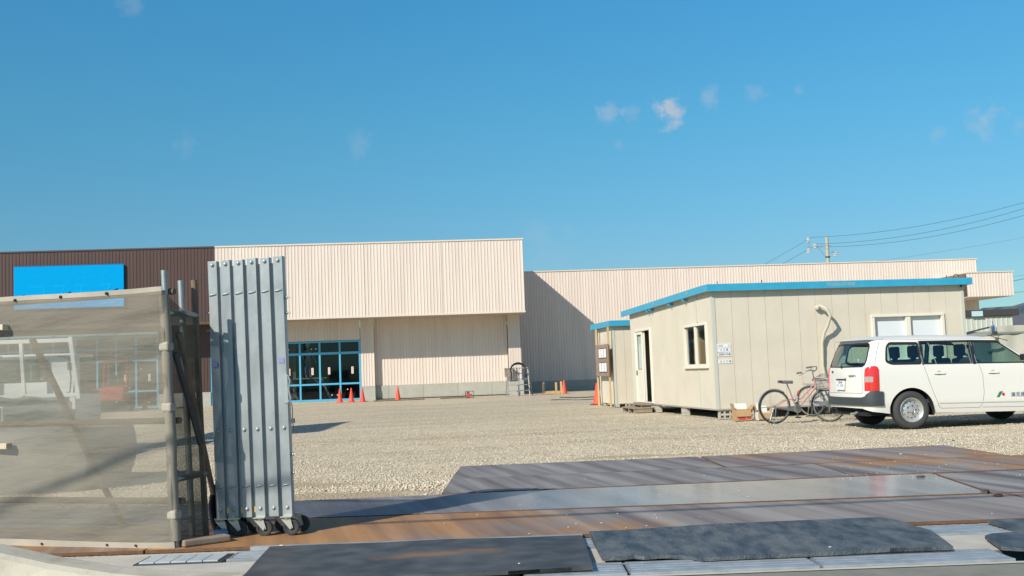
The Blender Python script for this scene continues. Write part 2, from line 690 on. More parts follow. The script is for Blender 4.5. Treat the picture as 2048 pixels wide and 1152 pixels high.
# ------------------------------------------------------------------ steel road plates
def plate_material(name, rust, wet=.55, base=(.125, .112, .106), light=(.30, .29, .275), check=False, bias=(0, 0)):
    m, n, l, p = new_mat(name)
    t = n.new('ShaderNodeTexCoord')
    mp = n.new('ShaderNodeMapping')
    mp0 = n.new('ShaderNodeMapping')
    mp0.inputs['Rotation'].default_value = (0, 0, R(76))
    mp0.inputs['Location'].default_value = (len(name) * 1.7, len(name) * .9, 0)
    l.new(t.outputs['Object'], mp0.inputs['Vector'])
    mp.inputs['Scale'].default_value = (.16, 2.9, 1)
    l.new(mp0.outputs[0], mp.inputs['Vector'])
    no = n.new('ShaderNodeTexNoise')
    no.inputs['Scale'].default_value = 1.1
    no.inputs['Detail'].default_value = 7
    no.inputs['Roughness'].default_value = .58
    l.new(mp.outputs[0], no.inputs['Vector'])
    cr = n.new('ShaderNodeValToRGB')
    cr.color_ramp.elements[0].position = .36
    cr.color_ramp.elements[1].position = .64
    cr.color_ramp.elements[0].color = (*base, 1)
    cr.color_ramp.elements[1].color = (*light, 1)
    l.new(no.outputs['Fac'], cr.inputs[0])
    nr = n.new('ShaderNodeTexNoise')
    nr.inputs['Scale'].default_value = .9
    nr.inputs['Detail'].default_value = 9
    nr.inputs['Roughness'].default_value = .65
    l.new(t.outputs['Object'], nr.inputs['Vector'])
    c2 = n.new('ShaderNodeValToRGB')
    c2.color_ramp.elements[0].position = .66 - rust * .34
    c2.color_ramp.elements[1].position = .86 - rust * .34
    sp = n.new('ShaderNodeSeparateXYZ')
    l.new(t.outputs['Object'], sp.inputs[0])
    prv = nr.outputs['Fac']
    for k_, bv in enumerate(bias):
        q_ = n.new('ShaderNodeMath')
        q_.operation = 'MULTIPLY_ADD'
        q_.inputs[1].default_value = bv
        l.new(sp.outputs[k_], q_.inputs[0])
        l.new(prv, q_.inputs[2])
        prv = q_.outputs[0]
    l.new(prv, c2.inputs[0])
    rc = n.new('ShaderNodeValToRGB')
    rc.color_ramp.elements[0].color = (.21, .115, .065, 1)
    rc.color_ramp.elements[1].color = (.44, .235, .095, 1)
    rc.color_ramp.elements[0].position = .35
    rc.color_ramp.elements[1].position = .65
    l.new(no.outputs['Fac'], rc.inputs[0])
    mx = n.new('ShaderNodeMixRGB')
    l.new(c2.outputs[0], mx.inputs[0])
    l.new(cr.outputs[0], mx.inputs[1])
    l.new(rc.outputs[0], mx.inputs[2])
    l.new(mx.outputs[0], p.inputs['Base Color'])
    rr = n.new('ShaderNodeMapRange')
    rr.inputs['To Min'].default_value = wet
    rr.inputs['To Max'].default_value = min(1, wet + (.25 if not check else .10))
    l.new(no.outputs['Fac'], rr.inputs['Value'])
    l.new(rr.outputs[0], p.inputs['Roughness'])
    if check:          # dull at the left end, worn bright from about a third along
        pr = n.new('ShaderNodeMapRange')
        pr.inputs['From Min'].default_value = -1.6
        pr.inputs['From Max'].default_value = -.5
        pr.inputs['To Min'].default_value = .5
        pr.inputs['To Max'].default_value = 0
        l.new(sp.outputs[0], pr.inputs['Value'])
        pa = n.new('ShaderNodeMath')
        pa.operation = 'ADD'
        l.new(rr.outputs[0], pa.inputs[0])
        l.new(pr.outputs[0], pa.inputs[1])
        l.new(pa.outputs[0], p.inputs['Roughness'])
    p.inputs['Metallic'].default_value = .0
    p.inputs['Specular IOR Level'].default_value = .5 if check else .28
    b = n.new('ShaderNodeBump')
    b.inputs['Strength'].default_value = .12 if not check else .0
    b.inputs['Distance'].default_value = .01
    nb = n.new('ShaderNodeTexNoise')
    nb.inputs['Scale'].default_value = 60
    l.new(t.outputs['Object'], nb.inputs['Vector'])
    l.new(nb.outputs['Fac'], b.inputs['Height'])
    l.new(b.outputs[0], p.inputs['Normal'])
    return m


pm_rust = plate_material('plate_rusty', .52, base=(.155, .13, .12), light=(.31, .285, .265), bias=(-.13, -.05))
pm_rustl = plate_material('plate_rusty_left', .95)
pm_mid = plate_material('plate_brownish', .55, base=(.155, .122, .115), light=(.30, .275, .26))
pm_gray = plate_material('plate_grey', .12)
pm_gloss = plate_material('plate_polished', .05, wet=.14, base=(.15, .14, .14), light=(.27, .26, .25), check=True)
pm_orange = plate_material('plate_rust_patch', .75, bias=(.05, .12))
side_rust = M('plate_edge_rust', (.16, .085, .045), .9, 0, (.10, .055, .035), scale=20)
PLATES = []


def plate(pts, mat, label, z=.03, tilt=0):
    cx = sum(p[0] for p in pts) / len(pts)
    cy = sum(p[1] for p in pts) / len(pts)
    PLATES.append(pts)
    n = len(pts)
    top = [(p[0] - cx, p[1] - cy, z) for p in pts]
    bot = [(p[0] - cx, p[1] - cy, z - .024) for p in pts]
    me = bpy.data.meshes.new('steel_plate')
    me.from_pydata(top + bot, [], [tuple(range(n)), tuple(reversed(range(n, 2 * n)))] + [(i, i + n, (i + 1) % n + n, (i + 1) % n) for i in range(n)])
    me.materials.append(mat)
    me.materials.append(side_rust)
    bm = bmesh.new()
    bm.from_mesh(me)
    bmesh.ops.recalc_face_normals(bm, faces=bm.faces)
    bm.to_mesh(me)
    bm.free()
    for i, pl in enumerate(me.polygons):
        pl.material_index = 1 if abs(pl.normal.z) < .5 else 0
    o = bpy.data.objects.new('steel_plate', me)
    COL.objects.link(o)
    o.location = (cx, cy, 0)
    tag(o, label, 'steel plate', 'steel road plates laid over the yard entrance')
    return o


plate([(-2.72, 7.885), (4.14, 7.885), (4.14, 9.27), (-2.70, 9.33)], pm_rust, 'long front row steel plate, rust orange at the gate wheels and greyer to the right')
plate([(4.17, 7.9), (10.2, 8.0), (10.2, 9.5), (4.17, 9.27)], pm_mid, 'front row steel plate running off the right edge behind the notched mat')
plate([(-8.1, 8.0), (-2.735, 7.885), (-2.715, 9.33), (-8.1, 9.4)], pm_rustl, 'rusty front row plate under the fence corner, seen mostly through the mesh')
plate([(-2.70, 9.365), (4.02, 9.36), (4.18, 11.05), (-2.70, 10.66)], pm_gloss, 'polished steel plate mirroring the unit house, in the second row', z=.032)
plate([(4.06, 9.34), (10.1, 9.55), (10.1, 11.3), (4.22, 11.0)], pm_gray, 'second row steel plate right of the polished plate', z=.031)
plate([(-8.1, 9.42), (-2.72, 9.365), (-2.72, 10.66), (-8.1, 10.9)], pm_gray, 'second row steel plate seen through the mesh fence', z=.031)
plate([(-.78, 10.87), (3.4, 11.1), (3.4, 12.52), (-.77, 12.36)], pm_gray, 'dull grey plate with diagonal streaks behind the polished plate', z=.030)
plate([(3.42, 11.1), (6.8, 11.2), (6.9, 12.75), (3.42, 12.52)], pm_orange, 'rust patched plate in the third row towards the van', z=.032)
plate([(6.85, 11.2), (11, 11.4), (11, 12.9), (6.95, 12.75)], pm_orange, 'third row rusty plate running off the right edge', z=.030)
plate([(-.77, 12.38), (2.36, 12.52), (2.33, 14.12), (-.74, 13.98)], pm_gray, 'grey back row plate beside the gravel, left of the open joint', z=.029)
plate([(2.40, 12.54), (5.75, 12.72), (5.68, 14.5), (2.38, 14.13)], pm_mid, 'stone strewn brown plate at the back corner of the plates', z=.030)


# scraps lying on plates
def chip(px, py, s, mat, label, cat, zz=.034):
    x, y = G(px, py, zz)
    mb = MB()
    n = 7
    a0 = random.random() * 6
    top = [(s * random.uniform(.6, 1.1) * math.cos(a0 + i * 6.283 / n), s * .7 * random.uniform(.6, 1.1) * math.sin(a0 + i * 6.283 / n)) for i in range(n)]
    vs = [(p[0], p[1], 0) for p in top] + [(p[0] * .7, p[1] * .7, s * .28) for p in top]
    mb.add(vs, [tuple(range(n)), tuple(range(n, 2 * n))] + [(i, (i + 1) % n, (i + 1) % n + n, i + n) for i in range(n)])
    o = mb.build('stone_chip' if cat == 'stone' else 'dirt_clod', mat)
    o.location = (x, y, zz)
    tag(o, label, cat)
    return o


# ------------------------------------------------------------------ rubber mats
rubber = M('mat_rubber', (.035, .045, .052), .62, 0, (.11, .125, .135), scale=5, bump=.6, bscale=70, stretch=(1, .5, 1), mixlo=.38, mixhi=.72, detail=10)
rubber2 = M('mat_rubber_dusty', (.035, .052, .070), .6, 0, (.165, .178, .172), scale=6, bump=.6, bscale=70, stretch=(1.6, .6, 1), mixlo=.36, mixhi=.74, detail=10)


def rust_mat_rubber():
    m, n, l, p = new_mat('mat_rubber_rust_stained')
    t = n.new('ShaderNodeTexCoord')
    no = n.new('ShaderNodeTexNoise')
    no.inputs['Scale'].default_value = 5
    no.inputs['Detail'].default_value = 8
    l.new(t.outputs['Object'], no.inputs['Vector'])
    cr = n.new('ShaderNodeValToRGB')
    cr.color_ramp.elements[0].color = (.038, .045, .05, 1)
    cr.color_ramp.elements[1].color = (.10, .105, .105, 1)
    cr.color_ramp.elements[0].position = .38
    cr.color_ramp.elements[1].position = .75
    l.new(no.outputs['Fac'], cr.inputs[0])
    mp = n.new('ShaderNodeMapping')                     # an oval rust stain with a ragged rim
    mp.inputs['Location'].default_value = (-.30, -.26, 0)
    mp.inputs['Scale'].default_value = (2.0, 5.5, 1)
    l.new(t.outputs['Object'], mp.inputs['Vector'])
    ln = n.new('ShaderNodeVectorMath')
    ln.operation = 'LENGTH'
    l.new(mp.outputs[0], ln.inputs[0])
    ma = n.new('ShaderNodeMath')
    ma.operation = 'MULTIPLY_ADD'
    ma.inputs[1].default_value = 2.6
    l.new(no.outputs['Fac'], ma.inputs[0])
    l.new(ln.outputs['Value'], ma.inputs[2])
    rp = n.new('ShaderNodeValToRGB')
    rp.color_ramp.elements[0].position = .0
    rp.color_ramp.elements[0].color = (1, 1, 1, 1)
    rp.color_ramp.elements[1].position = 1
    rp.color_ramp.elements[1].color = (0, 0, 0, 1)
    mr = n.new('ShaderNodeMapRange')
    mr.inputs['From Min'].default_value = 1.5
    mr.inputs['From Max'].default_value = 2.3
    l.new(ma.outputs[0], mr.inputs['Value'])
    l.new(mr.outputs[0], rp.inputs[0])
    mx = n.new('ShaderNodeMixRGB')
    l.new(rp.outputs[0], mx.inputs[0])
    l.new(cr.outputs[0], mx.inputs[1])
    mx.inputs[2].default_value = (.20, .125, .07, 1)
    l.new(mx.outputs[0], p.inputs['Base Color'])
    p.inputs['Roughness'].default_value = .65
    return m


def mat_sheet(pts, mat, label, z0=.022, th=.022, sub=.12):
    """thick rubber sheet, gently wavy, from an outline"""
    out = []
    n = len(pts)
    for i in range(n):
        a, b = Vector(pts[i]), Vector(pts[(i + 1) % n])
        k = max(1, int((b - a).length / sub))
        out += [a.lerp(b, j / k) for j in range(k)]
    xs_ = [p.x for p in out]
    ys_ = [p.y for p in out]
    pts2 = list(out)
    y = min(ys_) + sub / 2
    while y < max(ys_):
        x = min(xs_) + sub / 2
        while x < max(xs_):
            if in_poly(x, y, [tuple(q) for q in out]) and min((Vector((x, y)) - q).length for q in out) > sub * .4:
                pts2.append(Vector((x, y)))
            x += sub
        y += sub
    ne = len(out)
    r = delaunay_2d_cdt(pts2, [(i, (i + 1) % ne) for i in range(ne)], [], 0, 1e-6)
    V, Fc = r[0], r[2]
    oo = [tuple(q) for q in out]
    cx, cy = sum(xs_) / ne, sum(ys_) / ne
    fs = []
    for f in Fc:
        c = sum((V[i] for i in f), Vector((0, 0))) / 3
        if in_poly(c.x, c.y, oo):
            fs.append(f)

    def wv(p):
        return .003 * math.sin(p.x * 3.1 + p.y * 2) + .002 * math.sin(p.x * 7 - p.y * 5) + .012 * max(0, min(1, (p.y - 7.7) / .2))
    top = [(p.x - cx, p.y - cy, z0 + th + wv(p)) for p in V]
    bot = [(p.x - cx, p.y - cy, z0 + wv(p)) for p in V]
    nV = len(V)
    faces = [tuple(f) for f in fs] + [tuple(reversed([i + nV for i in f])) for f in fs]
    ec = {}
    for f in fs:
        for i in range(3):
            e = (f[i], f[(i + 1) % 3])
            ec[e] = 1
    for (a, b) in ec:
        if (b, a) not in ec:
            faces.append((b, a, a + nV, b + nV))
    o = MB().add(top + bot, faces).build('rubber_mat', mat, smooth=True)
    o.location = (cx, cy, 0)
    tag(o, label, 'rubber mat', 'black rubber mats over the drain')
    return o


mat_sheet([(-1.79, 7.76), (.43, 7.74), (.43, 7.2), (.42, 6.50), (-1.35, 6.45), (-1.68, 6.47)], rust_mat_rubber(), 'long dark rubber mat with a brown rust stain, leftmost of the mats')
rag = [(.50, 6.79), (.62, 6.79), (.70, 6.83), (.76, 6.79), (.88, 6.83), (.97, 6.80), (1.05, 6.76), (1.1, 6.68)]
mat_sheet([(.49, 7.85), (2.64, 8.02), (2.72, 7.85), (2.78, 7.4), (2.66, 6.74), (1.6, 6.69)] + rag[::-1], rubber2, 'middle rubber mat, bluish grey with a torn front edge', z0=.024)
mat_sheet([(3.30, 7.72), (6.3, 7.8), (6.3, 6.55), (3.05, 6.58), (2.93, 6.68), (3.02, 7.12), (3.10, 7.20), (3.24, 7.22), (3.33, 7.32)], rubber2,
          'notched rubber mat cut off by the right edge of the picture', z0=.024)

# ------------------------------------------------------------------ loose gravel near the plates
def scatter():
    rng = np.random.default_rng(3)
    N = 280000
    y = 9.4 + (rng.random(N) ** 1.35) * 21.0
    x = (rng.random(N) - .5) * (y * 1.04 + 1.2)
    dens = np.full(N, .9)
    # smoother sandy patch left of the plates and wheel tracks
    sandp = np.exp(-(((x + 1.9) / 1.3) ** 2 + ((y - 11.15) / .45) ** 2)) + .8 * np.exp(-(((x + 2.7) / .9) ** 2 + ((y - 12.5) / .35) ** 2)) + .7 * np.exp(-(((x - 1.6) / 1.0) ** 2 + ((y - 14.9) / .25) ** 2))
    dens -= np.clip(sandp * 1.5, 0, .97)
    dens -= .45 * np.clip(np.sin(x * .55 + y * .9) * np.sin(y * .35 + 1.2), 0, 1)
    dens *= np.clip((31 - y) / 14, 0, 1)
    keep = rng.random(N) < dens
    x, y = x[keep], y[keep]
    inside = np.zeros(len(x), bool)
    for P in PLATES:
        ii = np.zeros(len(x), bool)
        n = len(P)
        for i in range(n):
            x1, y1 = P[i]
            x2, y2 = P[i - 1]
            c = ((y1 > y) != (y2 > y)) & (x < (x2 - x1) * (y - y1) / (y2 - y1 + 1e-12) + x1)
            ii ^= c
        inside |= ii
    keep = ~inside & ~((y < 9.4) & (x > -2.6))
    x, y = x[keep], y[keep]
    n = len(x)
    s = .005 + .0088 * rng.random(n) ** 1.8
    s *= 1 + .8 * np.exp(-(((x + .9) / .9) ** 2 + ((y - 12.0) / .9) ** 2))
    s[rng.random(n) < .03] *= 1.5
    base = np.array([[1, 0, 0], [-1, 0, 0], [0, 1, 0], [0, -1, 0], [0, 0, .75], [0, 0, -.6]], float)
    a = rng.random(n) * 6.28
    pert = 1 + (rng.random((n, 6, 3)) - .5) * .7
    v = base[None] * pert + (rng.random((n, 6, 3)) - .5) * .5
    ca, sa = np.cos(a)[:, None], np.sin(a)[:, None]
    vx = v[:, :, 0] * ca - v[:, :, 1] * sa
    vy = v[:, :, 0] * sa + v[:, :, 1] * ca
    k = np.clip((y - 13.2) / 3, 0, 1)
    zg = .6 * k * (.018 * np.sin(x * .7 + y * .31) + .014 * np.sin(y * 1.1 - x * .4) + .008 * np.sin(3.1 * x + 2.3 * y))
    V = np.stack([x[:, None] + vx * s[:, None], y[:, None] + vy * s[:, None], (zg + s * .3)[:, None] + v[:, :, 2] * s[:, None]], -1).reshape(-1, 3)
    tri = np.array([[0, 2, 4], [2, 1, 4], [1, 3, 4], [3, 0, 4], [2, 0, 5], [1, 2, 5], [3, 1, 5], [0, 3, 5]])
    Fi = (np.arange(n)[:, None, None] * 6 + tri[None]).reshape(-1)
    me = bpy.data.meshes.new('loose_gravel')
    me.vertices.add(n * 6)
    me.vertices.foreach_set('co', V.astype(np.float32).ravel())
    me.loops.add(len(Fi))
    me.loops.foreach_set('vertex_index', Fi.astype(np.int32))
    nf = len(Fi) // 3
    me.polygons.add(nf)
    me.polygons.foreach_set('loop_start', np.arange(0, nf * 3, 3, dtype=np.int32))
    me.polygons.foreach_set('loop_total', np.full(nf, 3, np.int32))
    me.update(calc_edges=True)
    me.validate()
    m, nn_, l, p = new_mat('loose_stones')
    ge = nn_.new('ShaderNodeNewGeometry')
    cr = nn_.new('ShaderNodeValToRGB')
    cr.color_ramp.elements[0].color = (.42, .375, .29, 1)
    cr.color_ramp.elements[1].color = (.74, .67, .54, 1)
    e = cr.color_ramp.elements.new(.2)
    e.color = (.54, .475, .355, 1)
    e = cr.color_ramp.elements.new(.8)
    e.color = (.62, .55, .435, 1)
    l.new(ge.outputs['Random Per Island'], cr.inputs[0])
    l.new(cr.outputs[0], p.inputs['Base Color'])
    p.inputs['Roughness'].default_value = .9
    p.inputs['Specular IOR Level'].default_value = .2
    me.materials.append(m)
    o = bpy.data.objects.new('loose_gravel', me)
    COL.objects.link(o)
    tag(o, 'loose pale crushed stones lying over the yard behind the plates', 'gravel', kind='stuff')


scatter()

# ================================================================== STORE BUILDING
BO = (0.37, 56.5)
BZ = R(4.9)
store = thing('store_building', 'long cream ribbed store building with a brown left part and blue framed shop windows', 'building', BO, BZ)
OV = 1.9                     # fascia overhang
# fascia (cream and brown) over the overhang
mb = MB()
corr(mb, -15.35, .10, 4.28, 7.93, -OV)
corr(mb, -OV, 18, 4.28, 7.93, .10, axis='y', face=1)
mb.build('upper_wall', cream, store)
mb = MB()
corr(mb, -33, -15.35, 4.24, 7.93, -OV)
o = mb.build('upper_wall', brown, store)
o['label'] = 'brown ribbed upper wall'
mb = MB().box(-15.35, .13, -OV - .03, -OV + .12, 7.93, 8.0)
mb.box(.0, .13, -OV + .12, 18, 7.93, 8.0)
mb.box(-15.35, .12, -OV - .015, -OV + .1, 4.2, 4.28)
mb.box(.02, .12, -OV + .1, 5, 4.2, 4.28)
mb.build('coping', M('cream_trim', (.66, .58, .49), .45), store)
MB().box(-33, -15.36, -OV - .03, -OV + .12, 7.93, 8.0).build('coping', M('brown_trim', (.07, .05, .05), .4), store)
MB().box(-33, .05, -OV + .1, 0.6, 4.21, 4.25).build('soffit', M('soffit', (.50, .43, .36), .6), store)
MB().box(-33, .02, -OV + .12, 18, 7.6, 7.7).build('roof', roofm, store)
mb = MB()
for x in (-11.9, -8.0, -4.1):
    mb.box(x, x + .03, -OV - .004, -OV + .01, 4.29, 7.92)
mb.build('sheet_lap', M('sheet_lap', (.50, .43, .36), .5), store)
# lower walls
rec = .36
mb = MB()
corr(mb, -7.65, -.69, .74, 4.21, rec)                       # recessed long wall
corr(mb, -16.0, -8.38, 3.16, 4.21, 0.0)                      # above windows
mb.box(-.66, -.02, 0, .5, .75, 4.21)
mb.build('lower_wall', cream, store)
mb = MB()
for a, b in ((-8.36, -7.66), (-.68, 0.0)):
    corr(mb, a, b, .74, 4.21, 0.0, pitch=.14)
    mb.grid([[(b, 0, .74), (b, rec + .02, .74)], [(b, 0, 4.21), (b, rec + .02, 4.21)]])
mb.build('pilaster', cream, store)
mb = MB()
corr(mb, 0.05, 5.1, .74, 4.21, .0, axis='y', face=1)
mb.build('side_wall', cream, store)
mb = MB()
corr(mb, -18.6, -16.0, .74, 4.21, 0.0, pitch=.15)
corr(mb, -33, -18.6, 3.9, 4.21, 0.0, pitch=.15)
o = mb.build('lower_wall', brown, store)
o['label'] = 'brown ribbed lower wall'
mb = MB().box(-7.66, -.66, rec - .05, rec + .1, 0, .74).box(-8.38, -7.66, -.04, .3, 0, .745).box(-.69, .06, -.04, .3, 0, .745)
mb.box(.0, .06, .3, 5.0, 0, .743)
mb.box(-18.6, -16.0, -.04, .3, 0, .742)
mb.build('plinth', M('plinth_concrete', (.42, .41, .355), .85, 0, (.36, .35, .30), scale=2, bump=.15), store)
mb = MB()
for x in (-7.0, -5.2, -3.4, -1.6):
    mb.box(x, x + .02, rec - .053, rec - .04, .0, .735)
mb.build('plinth_joint', M('joint', (.2, .2, .18), .9), store)
# step slab in front
MB().box(-16.2, -7.6, -1.3, -.02, .0, .05).build('entrance_slab', M('slab_concrete', (.42, .40, .34), .9, 0, (.36, .34, .29), scale=2), store)


def window_bank(x0, x1, xs_, zs, label=None, z0=.06, z1=3.14, y=0.06):
    fr = MB()
    for x in xs_:
        fr.box(x - .045, x + .045, y - .05, y + .05, z0, z1)
    edges = sorted(xs_)
    for z, h in zs:
        for a, b in zip(edges[:-1], edges[1:]):
            fr.box(a + .045, b - .045, y - .045, y + .045, z - h, z + h)
    f = fr.build('window', blue_frame, store)
    if label:
        f['label'] = label
    gm_ = glass('shop_glass', (.55, .60, .60), .0, gloss=(.5, .62, .68))
    MB().grid([[(x0, y, z0), (x1, y, z0)], [(x0, y, z1), (x1, y, z1)]]).build('pane', gm_, f)
    # paper notices stuck on the glass
    nt = M('notice_paper', (.72, .66, .64), .8)
    nr = M('notice_red', (.55, .16, .14), .8)
    for i in range(len(edges) - 1):
        cx = (edges[i] + edges[i + 1]) / 2 + (.12 if i % 2 else -.05)
        if cx < x0 + .2:
            continue
        MB().box(cx - .055, cx + .055, y - .012, y - .006, 1.42, 1.78).build('notice', nt, f)
        k = MB()
        for q in range(4):
            k.box(cx - .022, cx + .022, y - .015, y - .0125, 1.46 + q * .08, 1.50 + q * .08)
        k.build('notice_text', nr, f)
        m2 = MB()
        for q in range(2):
            a = random.uniform(edges[i] + .15, edges[i + 1] - .15)
            m2.lathe([(.03, y - .012), (.03, y - .006)], (a, 0, random.choice((.35, .62, 1.1, 2.05, 2.75))), 'Y', n=10)
        m2.build('sticker', paper, f)
    return f


zs = [(.10, .05), (.92, .045), (2.50, .06), (3.10, .04)]
window_bank(-16.0, -8.38, [-8.42, -9.44, -10.47, -11.48, -12.5, -13.5, -14.5, -15.4, -15.95], zs, 'blue framed glazing right of the brown wall')
window_bank(-27.0, -18.62, [-18.66, -19.72, -20.7, -21.64, -22.7, -23.8, -24.9, -26.0, -26.95], zs + [(3.7, .03)], 'blue framed glazing left of the brown wall', z1=3.86)
# shop interior
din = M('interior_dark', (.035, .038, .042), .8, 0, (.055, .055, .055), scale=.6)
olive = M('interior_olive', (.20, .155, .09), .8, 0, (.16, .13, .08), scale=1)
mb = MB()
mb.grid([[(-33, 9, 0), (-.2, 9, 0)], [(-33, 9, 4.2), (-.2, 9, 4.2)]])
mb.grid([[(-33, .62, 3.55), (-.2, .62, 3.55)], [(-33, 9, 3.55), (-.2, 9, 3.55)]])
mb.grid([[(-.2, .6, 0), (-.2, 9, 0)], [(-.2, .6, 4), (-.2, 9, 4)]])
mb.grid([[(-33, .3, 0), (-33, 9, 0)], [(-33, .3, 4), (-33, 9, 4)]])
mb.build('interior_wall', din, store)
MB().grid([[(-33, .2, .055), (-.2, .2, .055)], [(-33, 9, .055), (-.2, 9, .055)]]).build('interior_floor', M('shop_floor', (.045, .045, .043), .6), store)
mb = MB().box(-13.6, -11.85, 2.2, 2.3, .06, 3.5).box(-11.95, -11.8, .9, 2.2, .06, 3.5)
mb.box(-26, -19.0, 2.4, 2.5, .06, 3.5)
mb.build('partition', olive, store)
mb = MB()
for i in range(9):
    mb.box(-15.2 + i * 1.5, -14.2 + i * 1.5, 1.0, 1.18, 3.25, 3.38)
mb.build('ceiling_beam', M('beam', (.30, .24, .15), .8), store)

# wing on the right, set back
WV = 5.0
mb = MB()
corr(mb, .05, 27.88, .6, 6.88, WV)
corr(mb, WV, 22, .6, 6.88, 27.88, axis='y', face=1)
mb.build('wing_wall', cream, store)
MB().box(.12, 27.93, WV - .03, WV + .12, 6.87, 6.93).box(27.80, 27.93, WV + .12, 22, 6.87, 6.93).build('coping', M('cream_trim'), store)
MB().box(.1, 27.85, WV + .1, 22, 6.5, 6.6).build('roof', roofm, store)
MB().box(.06, 27.86, WV - .05, WV + .1, 0, .6).box(27.75, 27.86, WV + .1, 22, 0, .6).build('plinth', M('plinth_concrete'), store)
# canopy box at the far right end of the wing
mb = MB()
corr(mb, 25.15, 27.86, 4.42, 5.75, WV - 3.9)
corr(mb, WV - 3.9, WV, 4.42, 5.75, 27.86, axis='y', face=1)
o = mb.build('canopy', cream, store)
MB().box(25.15, 27.9, WV - 3.93, WV, 5.75, 5.81).build('coping', M('cream_trim'), o)
MB().box(25.15, 27.84, WV - 3.87, WV, 4.40, 4.44).build('soffit', M('soffit'), o)

# store sign (its own thing), covered with blue sheet: lettering shows through faintly
sg = thing('store_sign', 'bright blue rectangular store sign with faint covered lettering, on the brown wall', 'sign',
           (BO[0] + math.cos(BZ) * -22.36 + math.sin(BZ) * (OV + .14), BO[1] + math.sin(BZ) * -22.36 - math.cos(BZ) * (OV + .14), 5.12), BZ)
MB().box(-2.62, 2.62, -.0, .12, 0, 2.1).build('panel', M('sign_blue', (.0, .31, .66), .8, spec=.05), sg, bevel=.015)
MB().box(-2.60, 2.60, -.005, .0, 2.08, 2.13).build('top_edge', M('sign_dark_blue', (.01, .08, .25), .5), sg)
lt = M('sign_letter', (.004, .335, .69), .8, spec=.05)
text('lettering', 'ドラッグストア', .52, (.1, -.004, 1.52), (R(90), 0, 0), lt, sg, spacing=1.0)
text('lettering', 'コスモス', 1.05, (.1, -.004, .72), (R(90), 0, 0), lt, sg, spacing=1.05)

# ------------------------------------------------------------------ inside: work platform and worker
def Bp(u, v, z=0):
    return (BO[0] + u * math.cos(BZ) - v * math.sin(BZ), BO[1] + u * math.sin(BZ) + v * math.cos(BZ), z)


al = M('aluminium', (.27, .275, .265), .5, .2)
wp = thing('work_platform', 'aluminium folding work platform standing behind the shop glass', 'work platform', Bp(-11.2, .75, .06), BZ)
MB().box(-.95, 1.0, -.2, .2, 1.16, 1.22).build('deck', al, wp)
for sx in (-.9, .75):
    for sy in (-.17, .17):
        mb = MB().bar((sx, sy, 1.16), (sx + .45, sy * 1.5, 0), .045)
        mb.bar((sx - .35, sy, 1.1), (sx + .12, sy, .75), .03)
        mb.build('leg', al, wp)
    mb = MB()
    for q in range(1, 4):
        x = sx + .45 * (1 - q * .29)
        mb.bar((x, -.24, q * .29), (x, .24, q * .29), .03)
    mb.build('rung', al, wp)


def skin_person(name, nodes, edges, mat, parent, root=0):
    me = bpy.data.meshes.new(name)
    me.from_pydata([n[0] for n in nodes], edges, [])
    o = bpy.data.objects.new(name, me)
    COL.objects.link(o)
    sk = o.modifiers.new('skin', 'SKIN')
    me.skin_vertices[0].data  # layer exists once the modifier is there
    for i, n in enumerate(nodes):
        me.skin_vertices[0].data[i].radius = n[1]
    me.skin_vertices[0].data[root].use_root = True
    sb = o.modifiers.new('sub', 'SUBSURF')
    sb.levels = 2
    sb.render_levels = 2
    dg = bpy.context.evaluated_depsgraph_get()
    m2 = bpy.data.meshes.new_from_object(o.evaluated_get(dg))
    bpy.data.objects.remove(o)
    o = bpy.data.objects.new(name, m2)
    COL.objects.link(o)
    m2.materials.clear()
    m2.materials.append(mat)
    for pl in m2.polygons:
        pl.use_smooth = True
    o.parent = parent
    return o


worker = thing('person', 'worker in a white helmet and blue trousers standing on the work platform, arm reaching down', 'person', Bp(-11.15, .75, 1.29), BZ + .5)
tr_m = M('work_trousers', (.06, .09, .16), .8)
jk_m = M('work_jacket', (.20, .19, .16), .8)
skn = M('skin', (.50, .32, .23), .6)
# legs + pelvis (trousers)
skin_person('body', [((0, 0, .88), (.13, .11)), ((.10, 0, .80), (.085, .09)), ((.12, .02, .46), (.06, .065)), ((.12, .0, .08), (.042, .045)), ((.12, -.14, .03), (.042, .028)),
                     ((-.10, 0, .80), (.085, .09)), ((-.12, .02, .46), (.06, .065)), ((-.12, .0, .08), (.042, .045)), ((-.12, -.14, .03), (.042, .028)),
                     ((0, 0, 1.1), (.14, .10)), ((0, 0, 1.34), (.16, .10)), ((0, 0, 1.46), (.055, .055)), ((0, -.01, 1.53), (.05, .055)), ((0, -.02, 1.62), (.078, .09)), ((0, -.02, 1.70), (.06, .07)),
                     ((.19, 0, 1.38), (.055, .055)), ((.26, -.06, 1.12), (.042, .042)), ((.30, -.20, .92), (.032, .032)), ((.31, -.25, .85), (.025, .03)),
                     ((-.19, 0, 1.38), (.055, .055)), ((-.27, -.02, 1.12), (.042, .042)), ((-.24, -.12, .92), (.032, .032)), ((-.23, -.15, .84), (.025, .03))],
            [(0, 1), (1, 2), (2, 3), (3, 4), (0, 5), (5, 6), (6, 7), (7, 8), (0, 9), (9, 10), (10, 11), (11, 12), (12, 13), (13, 14), (10, 15), (15, 16), (16, 17), (17, 18),
             (10, 19), (19, 20), (20, 21), (21, 22)], jk_m, worker)
skin_person('trousers', [((0, 0, .90), (.145, .12)), ((.10, 0, .80), (.10, .105)), ((.12, .02, .46), (.075, .08)), ((.12, .0, .10), (.06, .06)),
                         ((-.10, 0, .80), (.10, .105)), ((-.12, .02, .46), (.075, .08)), ((-.12, .0, .10), (.06, .06))],
            [(0, 1), (1, 2), (2, 3), (0, 4), (4, 5), (5, 6)], tr_m, worker)
mb = MB().ball((0, -.02, 1.66), .088, 14, (1, 1.1, 1.05))
mb.build('face', skn, worker, smooth=True)
